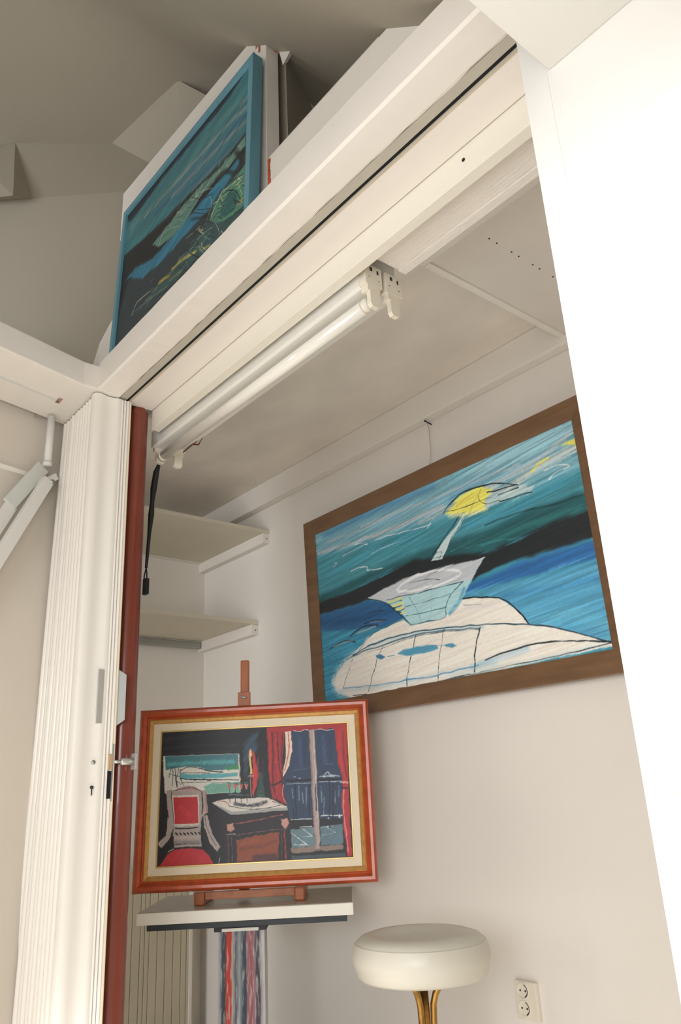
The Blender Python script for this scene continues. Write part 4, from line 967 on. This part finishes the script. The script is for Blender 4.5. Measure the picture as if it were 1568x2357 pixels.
for i in range(NP):
    w_ = 0.0205+rng.uniform(-.002, .002); fl = -0.0072*(i+0.5)*1.0
    y0 = 0.797+rng.uniform(0, .003)
    fr_ = []
    for k in range(7):
        a = math.pi*k/6; fr_.append((x-w_/2+math.cos(a)*w_/2, y0+0.011-math.sin(a)*0.011))
    bk = [(x-w_*k/6, 0.91) for k in range(7)]
    bt_, tp_ = strip(fr_, bk, fl, 1.194)
    MB().prism(bt_, tp_).build('slat', M_pvc, parent=dr, smooth_angle=0.9)
    x -= w_+0.0022
# furniture on the lead panel
MB().box(-2.087, -2.0815, 0.856, 0.8735, 0.205, 0.350, 0.002).build('pull_handle', M_chrome, parent=dr)
MB().prism([(-2.090, 0.918, 0.20), (-2.087, 0.918, 0.20), (-2.080, 0.938, 0.215), (-2.084, 0.938, 0.215)], [(-2.090, 0.918, 0.352), (-2.087, 0.918, 0.352), (-2.080, 0.938, 0.338), (-2.084, 0.938, 0.338)]).build('pull_handle', M_alu, parent=dr)
lk = MB().box(-2.0835, -2.0805, 0.9085, 0.9155, 0.005, 0.152, 0.0008).build('lock_plate', M_alu, parent=dr)
MB().box(-2.0838, -2.0800, 0.897, 0.907, 0.012, 0.082, 0.0005).build('lock_slot', M_black, parent=lk)
MB().box(-2.0838, -2.0796, 0.897, 0.910, 0.085, 0.125, 0.002).build('latch_body', mat('brass latch', (206, 176, 140), 0.4, metal=.4), parent=lk)
bo = MB().tube([(-2.082, 0.914, 0.105), (-2.082, 0.932, 0.105)], 0.0045, 16).tube([(-2.082, 0.932, 0.105), (-2.082, 0.936, 0.105), (-2.082, 0.968, 0.105)], [0.007, 0.0095, 0.0095], 20).build('latch_bolt', M_chrome, parent=dr)
MB().box(-2.097, -2.069, 0.9685, 0.9745, 0.083, 0.127, 0.0015).build('striker', M_chrome, parent=bo)
MB().tube([(-2.0845, 0.857, 0.105), (-2.0815, 0.857, 0.105)], [0.0055, 0.005], 16).tube([(-2.0818, 0.857, 0.105), (-2.0812, 0.857, 0.105)], 0.003, 10).build('screw', M_alu, parent=dr)
MB().tube([(-2.0845, 0.856, 0.042), (-2.0812, 0.856, 0.042)], 0.0045, 14).box(-2.0845, -2.0813, 0.855, 0.857, 0.022, 0.042).build('keyhole', M_dark, parent=dr)

rp = []
for k in range(13):
    a = math.pi*k/12; rp.append((-2.128+math.sin(a)*0.022, 0.9605-math.cos(a)*0.0315))
rp = [(-2.20, 0.929)]+rp+[(-2.20, 0.992)]
mb = MB().prism([(x, y, -1.0) for x, y in rp], [(x, y, 1.188) for x, y in rp])
mb.prism([(x, y, 1.188) for x, y in rp], [(x*0.995-.0105, 0.9605+(y-0.9605)*0.8, 1.199) for x, y in rp])
o = mb.build('post', M_redpost, smooth_angle=0.6); tagit(o, 'tall red-brown lacquered post with a rounded front at the left side of the opening', 'post')

# ------------------------------------------------------------------ fluorescent lamp with one tube
LS = Matrix.Scale(0.8905, 4)
lp = thing('lamp', -1.65, 1.08, 1.11, 'long white ceiling lamp with one bare tube and one empty pair of sockets', 'lamp')
sec = [(1.170, 1.40), (1.170, 1.251), (1.178, 1.245), (1.222, 1.245), (1.300, 1.262), (1.312, 1.40)]
mb = MB().prism([(-2.46, y, z) for y, z in sec], [(-1.262, y, z) for y, z in sec], 0.0015); mb.build('housing', M_enamel, parent=lp, M=LS)
MB().tube([(-2.425, 1.200, 1.207), (-1.262, 1.200, 1.207)], 0.019, 24).build('tube', M_tube, parent=lp, M=LS)
for xa, xb in ((-2.437, -2.418), (-1.278, -1.264)): MB().tube([(xa, 1.2, 1.207), (xb, 1.2, 1.207)], 0.0195, 24).build('tube_cap', M_plastic, parent=lp, M=LS)
def socket(x0, x1, y, nm='lamp_holder'):
    mb = MB().box(x0, x1, y-.030, y+.030, 1.252, 1.315, 0.0015)
    mb.box(x0+.002, x1-.001, y-.024, y+.022, 1.232, 1.252, 0.0015)
    pts = [(x1-.014, y-.0165, 1.236), (x1-.014, y+.0165, 1.236), (x1-.014, y+.0165, 1.195), (x1-.014, y+.010, 1.186), (x1-.014, y-.010, 1.186), (x1-.014, y-.0165, 1.195)]
    mb.ngon(pts, (.014, 0, 0))
    o = mb.build(nm, M_plastic, parent=lp, M=LS)
    s = 1 if x1 > -1.5 else -1
    xf = x1+.0004 if s == 1 else x1+.0004
    m2 = MB().box(xf-.001, xf, y-.013, y-.004, 1.295, 1.307).box(xf-.001, xf, y+.012, y+.018, 1.292, 1.304).box(xf-.001, xf, y-.018, y-.015, 1.274, 1.277).box(xf-.001, xf, y+.016, y+.019, 1.270, 1.273)
    m2.build('screw', M_dark, parent=o, M=LS)
socket(-1.266, -1.238, 1.203); socket(-1.266, -1.238, 1.276)
socket(-2.475, -2.452, 1.203); socket(-2.475, -2.452, 1.276)
mb = MB().tube([(-2.40, 1.30, 1.27), (-2.36, 1.31, 1.255), (-2.30, 1.30, 1.27), (-2.44, 1.29, 1.25)], 0.003, 8); mb.build('wire', mat('brown wire', (120, 78, 52), .6), parent=lp, M=LS)
mb = MB(); 
mb.tube([(-2.47, 1.205, 1.19), (-2.49, 1.205, 1.165), (-2.497, 1.2, 1.10), (-2.505, 1.2, 1.05), (-2.51, 1.2, 1.0), (-2.52, 1.2, .93), (-2.53, 1.2, .84), (-2.535, 1.2, .80)],
        [.006, .011, .012, .008, .011, .007, .006, .005], 12)
mb.tube([(-2.535, 1.2, .80), (-2.528, 1.2, .78), (-2.526, 1.2, .755)], .0025, 8).tube([(-2.535, 1.2, .80), (-2.548, 1.2, .775), (-2.552, 1.2, .72), (-2.54, 1.2, .715)], .0025, 8)
o = mb.build('cord', M_cord, M=LS); tagit(o, 'black electric cord with a small switch dangling from the left end of the lamp', 'cord')
MB().box(-2.545, -2.519, 1.192, 1.208, .700, .760, .004).build('switch', M_cord, parent=o, M=LS)

# ------------------------------------------------------------------ shelves in the corner
def shelf(z, x_f, thick, label, front_drop, rod):
    t = thing('shelf', -3.4, 1.9, z-thick, label, 'shelf', None)
    MB().box(-3.69, x_f, 0.98, 2.10, z-thick, z, 0.002).build('board', mat('shelf paint', (216, 208, 188), .6, var=.05, vscale=5), parent=t)
    MB().box(-3.69, x_f-.004, 2.062, 2.10, z-thick-0.052, z-thick, 0.002).build('batten', M_wood, parent=t)
    MB().box(-3.69, -3.66, 0.98, 2.062, z-thick-0.004, z-thick).build('batten', M_wood, parent=t)
    if rod:
        MB().box(-3.675, -3.648, 1.0, 2.058, z-thick-0.040, z-thick-0.006, 0.004).build('rail', M_alu, parent=t)
    MB().tube([(x_f-.003, 2.083, z-thick-.028), (x_f-.0015, 2.083, z-thick-.028)], .003, 8).build('screw', M_dark, parent=t)
    return t
shelf(1.250, -3.045, 0.018, 'upper painted shelf in the corner of the alcove, just under the ceiling', 0, False)
shelf(0.812, -3.155, 0.020, 'lower painted shelf in the corner with a metal rail under its back edge', 0, True)

# ------------------------------------------------------------------ boat painting on the back wall
bpn = thing('painting', -1.91, 2.04, 0.25, 'large brown framed painting of a white yacht on blue water, on the back wall', 'painting')
c = Vector((-1.9073, 2.0356, 0.7161)); yw = -0.0119; tl = -0.0304; rl = -0.0042; w, h = 1.3687, 0.7304
ux0 = Vector((math.cos(yw), math.sin(yw), 0)); n0 = Vector((math.sin(yw), -math.cos(yw), 0)); up0 = Vector((0, 0, 1))*math.cos(tl)-n0*math.sin(tl)
ux = ux0*math.cos(rl)+up0*math.sin(rl); uy = up0*math.cos(rl)-ux0*math.sin(rl); nn = n0*math.cos(tl)+Vector((0, 0, 1))*math.sin(tl)
fw = 0.070
mb = MB(); frame_ring(mb, c, ux, uy, nn, w+2*fw, h+2*fw, [(0, -0.030), (0, 0.010), (0.004, 0.014), (0.030, 0.012), (0.060, 0.006), (fw, 0.003), (fw, -0.030)])
mb.build('picture_frame', M_oak, parent=bpn)
k = lambda a, b_: tuple(c+ux*a*w/2+uy*b_*h/2-nn*0.0)
canvas('canvas', bpn, k(-1, 1), k(1, 1), k(1, -1), k(-1, -1), OPS_BOAT, 820, 438, -0.10, 5, 1.25, 0.10)
mb = MB().tube([tuple(c+uy*(h/2+fw-.02)-nn*.02+ux*.02), (-1.892, 2.075, 1.22), (-1.892, 2.080, 1.335), (-1.8915, 2.072, 1.362)], 0.0014, 6)
mb.build('hanging_cord', mat('twine', (196, 186, 170), .8), parent=bpn)
o = MB().tube([(-1.892, 2.098, 1.362), (-1.890, 2.060, 1.366)], [.0025, .0025], 8).tube([(-1.890, 2.0605, 1.366), (-1.890, 2.058, 1.366)], [.0042, .0042], 10).build('nail', M_dark)
tagit(o, 'dark nail in the back wall that holds the string of the yacht painting', 'nail')

# ------------------------------------------------------------------ teal framed painting on the beam
tpn = thing('painting', -1.61, 0.83, 1.297, 'dark river landscape painting in a deep teal frame standing on the long white beam', 'painting')
Tr = Vector((-1.2386, 0.830, 1.8169))*1.03; ux = Vector((math.cos(yaw), math.sin(yaw), 0)); n0 = Vector((math.sin(yaw), -math.cos(yaw), 0))
tl = 0.040; uy = Vector((0, 0, 1))*math.cos(tl)-n0*math.sin(tl); nn = ux.cross(uy)*-1.0; nn = n0*math.cos(tl)+Vector((0, 0, 1))*math.sin(tl)
w, h = 0.7681, 0.5735
c = Tr-ux*w/2-uy*h/2
mb = MB(); frame_ring(mb, c, ux, uy, nn, w, h, [(0, -0.031), (0, 0), (0.020, 0), (0.021, -0.008), (0.021, -0.031)]); mb.build('picture_frame', M_teal, parent=tpn)
kk = lambda a, b_: tuple(c+ux*a*(w/2-.020)+uy*b_*(h/2-.020)-nn*0.008)
canvas('canvas', tpn, kk(-1, 1), kk(1, 1), kk(1, -1), kk(-1, -1), OPS_TEAL, 620, 456, -0.35, 8, 1.10, 0.10)

# ------------------------------------------------------------------ pedestal, easel, red framed painting
YW = 0.865
dx_, dy_ = Vector((0.6405, 0.768, 0)), Vector((0.768, -0.6405, 0))      # along the front edge, towards the viewer
FL = Vector((-2.605, 1.245, 0)); SW, SD = 0.705, 0.44
def loc(a, b_, z): p = FL+dx_*a-dy_*b_; return (p.x, p.y, z)
pd = thing('pedestal', *loc(SW/2, SD/2, -1.0), 'pedestal with an off-white slab top and a column brushed in red and slate stripes', 'pedestal')
def obox(mb, a0, a1, b0, b1, z0, z1, bev=.0): return mb.prism([loc(a0, b0, z0), loc(a1, b0, z0), loc(a1, b1, z0), loc(a0, b1, z0)], [loc(a0, b0, z1), loc(a1, b0, z1), loc(a1, b1, z1), loc(a0, b1, z1)], bev)
obox(MB(), 0, SW, 0, SD, -0.377, -0.341, .003).build('slab', M_slab, parent=pd)
obox(MB(), .004, SW-.004, .004, SD-.004, -0.3405, -0.3395).build('slab_top', M_slabtop, parent=pd)
obox(MB(), .030, SW-.022, .02, SD-.02, -0.397, -0.377, .002).build('under_slab', M_dark, parent=pd)
mb = obox(MB(), .235, .410, .105, .335, -0.422, -0.397, .002); mb.build('capital', M_dark, parent=pd)
obox(MB(), .262, .385, .1015, .104, -0.4215, -0.412).build('paint_patch', M_slab, parent=pd)
mb = obox(MB(), .246, .402, .125, .215, -1.0, -0.422, .002)
col = mb.build('column', stripes_mat(), parent=pd)
at = col.data.attributes.new('across', 'FLOAT', 'POINT'); L = root_loc(pd)
for i, v in enumerate(col.data.vertices):
    p = Vector((v.co.x+L.x, v.co.y+L.y, 0))-FL; at.data[i].value = (p.dot(dx_)-.246)/.156
# table easel
ez = -0.3395
ea = thing('easel', *loc(.33, .2, ez), 'small wooden table easel on the pedestal, its mast rising behind the red-brown framed painting', 'easel')
# painting pose
c = Vector((-2.3854, 1.5596, 0.0117))*1.0105; yw = 0.865; tl = 0.0463; w, h = 0.8210*1.0105, 0.5973*1.0105
ux = Vector((math.cos(yw), math.sin(yw), 0)); n0 = Vector((math.sin(yw), -math.cos(yw), 0)); uy = Vector((0, 0, 1))*math.cos(tl)-n0*math.sin(tl); nn = n0*math.cos(tl)+Vector((0, 0, 1))*math.sin(tl)
def PL(a, b_, d): return tuple(c+ux*a+uy*b_+nn*d)
def pbox(mb, a0, a1, b0, b1, d0, d1, bev=.0): return mb.prism([PL(a0, b0, d0), PL(a1, b0, d0), PL(a1, b1, d0), PL(a0, b1, d0)], [PL(a0, b0, d1), PL(a1, b0, d1), PL(a1, b1, d1), PL(a0, b1, d1)], bev)
am = -0.040
pbox(MB(), am-.0155, am+.0155, -0.30, 0.475, -0.075, -0.052, .004).build('mast', M_easel, parent=ea)
cl = pbox(MB(), am-.0225, am+.0225, 0.24, 0.353, -0.050, -0.034, .002).build('clamp', M_easel, parent=ea)
MB().tube([PL(am, .333, -.034), PL(am, .333, -.026)], .006, 12).tube([PL(am-.012, .336, -.024), PL(am+.012, .330, -.024)], .003, 8).build('wing_nut', M_chrome, parent=cl)
for a in (0.185, 0.525):
    MB().prism([loc(a-.018, .10, ez), loc(a+.018, .10, ez), loc(a+.018, .30, ez), loc(a-.018, .30, ez)], [loc(a-.018, .10, ez+.042), loc(a+.018, .10, ez+.042), loc(a+.018, .30, ez+.042), loc(a-.018, .30, ez+.042)], .006).build('foot', M_easel, parent=ea)
MB().prism([loc(.203, .112, ez+.016), loc(.507, .112, ez+.016), loc(.507, .140, ez+.016), loc(.203, .140, ez+.016)], [loc(.203, .112, ez+.040), loc(.507, .112, ez+.040), loc(.507, .140, ez+.040), loc(.203, .140, ez+.040)], .002).build('cross_bar', M_easel2, parent=ea)
MB().prism([loc(.30, .22, ez+.02), loc(.34, .22, ez+.02), loc(.34, .25, ez+.02), loc(.30, .25, ez+.02)], [tuple(Vector(PL(am-.012, -.28, -.06))), tuple(Vector(PL(am+.012, -.28, -.06))), tuple(Vector(PL(am+.012, -.28, -.08))), tuple(Vector(PL(am-.012, -.28, -.08)))]).build('strut', M_easel, parent=ea)
# the painting
rpn = thing('painting', c.x, c.y, -0.295, 'red-brown framed painting of an armchair and table by a night window, on the easel', 'painting')
mb = MB(); frame_ring(mb, c, ux, uy, nn, w, h, [(0, -.034), (0, -.016), (.003, -.006), (.010, .001), (.019, .000), (.025, -.006), (.028, -.010), (.032, -.008), (.036, -.011), (.036, -.034)]); mb.build('picture_frame', M_red, parent=rpn, smooth_angle=.5)
mb = MB(); frame_ring(mb, c, ux, uy, nn, w-.072, h-.072, [(0, -.034), (0, -.011), (.004, -.008), (.012, -.012), (.016, -.016), (.016, -.034)]); mb.build('gold_band', M_gold, parent=rpn)
mb = MB(); frame_ring(mb, c, ux, uy, nn, w-.104, h-.104, [(0, -.034), (0, -.0155), (.024, -.019), (.025, -.034)]); mb.build('liner', M_mat, parent=rpn)
mb = MB(); frame_ring(mb, c, ux, uy, nn, w-.153, h-.153, [(0, -.034), (0, -.0178), (.0035, -.0178), (.0045, -.021), (.0045, -.034)]); mb.build('fillet', M_gilt, parent=rpn)
mb = pbox(MB(), -w/2+.01, w/2-.01, -h/2+.01, h/2-.01, -.036, -.033); mb.build('backing', M_easel2, parent=rpn)
iw, ih = (w-.160)/2, (h-.160)/2
canvas('canvas', rpn, PL(-iw, ih, -.0215), PL(iw, ih, -.0215), PL(iw, -ih, -.0215), PL(-iw, -ih, -.0215), OPS_ROOM, 740, 500, -0.9, 3, 1.10, 0.07)

# ------------------------------------------------------------------ stool
sx, sy = -1.645, 1.585
st = thing('stool', sx, sy, -1.0, 'round white vinyl bar stool on brass tube legs', 'stool')
zt_, zb_ = -0.352, -0.457
R = 0.180
prof = [(0.02, zb_+.004), (R-.045, zb_+.001), (R-.022, zb_+.002), (R-.012, zb_+.010), (R-.007, zb_+.028), (R-.004, zb_+.038), (R-.001, zb_+.046), (R, zb_+.060), (R-.003, zb_+.078), (R-.0085, zb_+.091),
        (R-.009, zb_+.0925), (R-.0115, zb_+.0925), (R-.013, zb_+.096), (R-.024, zb_+.106), (R-.045, zb_+.113), (R-.065, zb_+.111), (R-.085, zb_+.103), (R-.105, zb_+.098), (0.02, zb_+.096)]
prof = [(r, zb_+(z-zb_)*0.90) for r, z in prof]
MB().lathe(prof, sx, sy, 96).build('seat', M_leather, parent=st, smooth_angle=1.2)
MB().lathe([(0.05, zb_-.003), (0.06, zb_-.003), (0.06, zb_+.003), (0.05, zb_+.003)], sx, sy, 32).build('seat_plate', M_dark, parent=st)
MB().tube([(sx, sy, -1.0), (sx, sy, zb_)], .0115, 20).build('leg', M_brass, parent=st)
vr = Vector((0.6405, 0.768, 0))
for ang in (0, 120, 240):
    a = math.radians(ang)+math.atan2(vr.y, vr.x)-math.radians(4)
    dv = Vector((math.cos(a), math.sin(a), 0))
    if ang: dv = dv
    pts = [(sx+dv.x*r, sy+dv.y*r, z) for r, z in ((0.16, -1.0), (.10, -.95), (.03, -.90), (.0205, -.80), (.0205, -.55), (.0225, -.518), (.030, -.495), (.040, -.480), (.050, -.472))]
    MB().tube(pts, .0085, 14).build('leg', M_brass, parent=st)
MB().tube([(sx+.012*vr.y+.012*vr.x*0, sy-.030, -.475), (sx+.02, sy-.034, -.478)], .008, 12).build('bolt', M_dark, parent=st)

# ------------------------------------------------------------------ double socket on the back wall
so = thing('wall_socket', -1.73, 2.095, -0.66, 'old white double wall socket right of the stool', 'socket')
MB().box(-1.769, -1.689, 2.084, 2.0995, -0.662, -0.561, 0.003).build('face_plate', M_plastic, parent=so)
for z in (-0.586, -0.632):
    m1 = MB(); n = 28; b = bmesh.new(); rings = []
    for r, y in ((.0225, 2.085), (.0215, 2.081), (.0195, 2.081), (.0180, 2.092), (.0005, 2.0925)):
        rings.append([b.verts.new((-1.737+math.cos(2*math.pi*k_/n)*r, y, z+math.sin(2*math.pi*k_/n)*r)) for k_ in range(n)])
    for i in range(4):
        for k_ in range(n): b.faces.new([rings[i][k_], rings[i][(k_+1) % n], rings[i+1][(k_+1) % n], rings[i+1][k_]])
    bmesh.ops.recalc_face_normals(b, faces=b.faces[:]); m1._add(b, True)
    # the plate keeps its face; the outlet is a cup in front of it
    o = m1.build('outlet', M_plastic, parent=so)
    MB().tube([(-1.737-.0095, 2.0835, z), (-1.737-.0095, 2.0825, z)], .0028, 10).tube([(-1.737+.0095, 2.0835, z), (-1.737+.0095, 2.0825, z)], .0028, 10).build('pin_hole', M_dark, parent=o)
    b = bmesh.new(); vv = []
    for k_ in range(13):
        a = -1.25+2.5*k_/12
        vv.append([b.verts.new((-1.737+math.cos(a)*r, 2.0826, z+math.sin(a)*r)) for r in (.0155, .0190)])
    for i in range(12): b.faces.new([vv[i][0], vv[i][1], vv[i+1][1], vv[i+1][0]])
    m1 = MB(); m1._add(b); m1.build('gap', M_dark, parent=o)

# ------------------------------------------------------------------ ribbed panel leaning in the corner
rb = thing('ribbed_panel', -3.60, 1.5, -1.0, 'cream ribbed panel standing against the end wall behind the pedestal', 'panel')
mb = MB().box(-3.64, -3.61, 1.05, 2.006, -1.0, -0.30, .002); mb.build('panel', M_rib, parent=rb)
rng = random.Random(6); y = 1.07
while y < 1.98:
    wv = rng.choice((.022, .028, .040)); MB().box(-3.611, -3.603, y, y+wv-.0025, -1.0, -0.302, .0018).build('rib', M_rib, parent=rb); y += wv
MB().box(-3.645, -3.600, 1.990, 2.008, -1.0, -0.298, .003).build('edge_strip', M_wood, parent=rb)

# ------------------------------------------------------------------ hinged brace on the left wall
wl = lambda s, off, z: (p0.x+d_.x*s-nrm.x*off, p0.y+d_.y*s-nrm.y*off, z)
br = thing('wall_brace', *wl(.4, .04, .2), 'white painted diagonal bars hinged on a short pipe at the left wall', 'brace')
def bar(s0, z0, s1, z1, wd_, o0, o1, nm, m=M_white):
    t = Vector((s1-s0, z1-z0)).normalized(); nx_, nz_ = -t.y*wd_/2, t.x*wd_/2
    q = [(s0+nx_, z0+nz_), (s1+nx_, z1+nz_), (s1-nx_, z1-nz_), (s0-nx_, z0-nz_)]
    return MB().prism([wl(a, o0, b_) for a, b_ in q], [wl(a, o1, b_) for a, b_ in q], .002).build(nm, m, parent=br)
mb = MB().tube([wl(.262, .06, 1.19), wl(.262, .06, 1.02)], .012, 16); mb.build('pipe', M_white, parent=br)
MB().tube([wl(.262, .06, 1.03), wl(.262, .06, 1.018)], .0145, 16).build('collar', M_white, parent=br)
bar(.262, 1.02, .365, .865, .045, .030, .042, 'link', M_link)
bar(.258, .968, .52, .425, .036, .050, .075, 'bar')
bar(.352, .868, .62, .31, .040, .020, .035, 'bar')
bar(.215, 1.00, .272, .955, .022, .015, .05, 'hinge')
MB().tube([wl(.250, .080, .962), wl(.250, .030, .962)], .007, 12).build('pin', M_alu, parent=br)
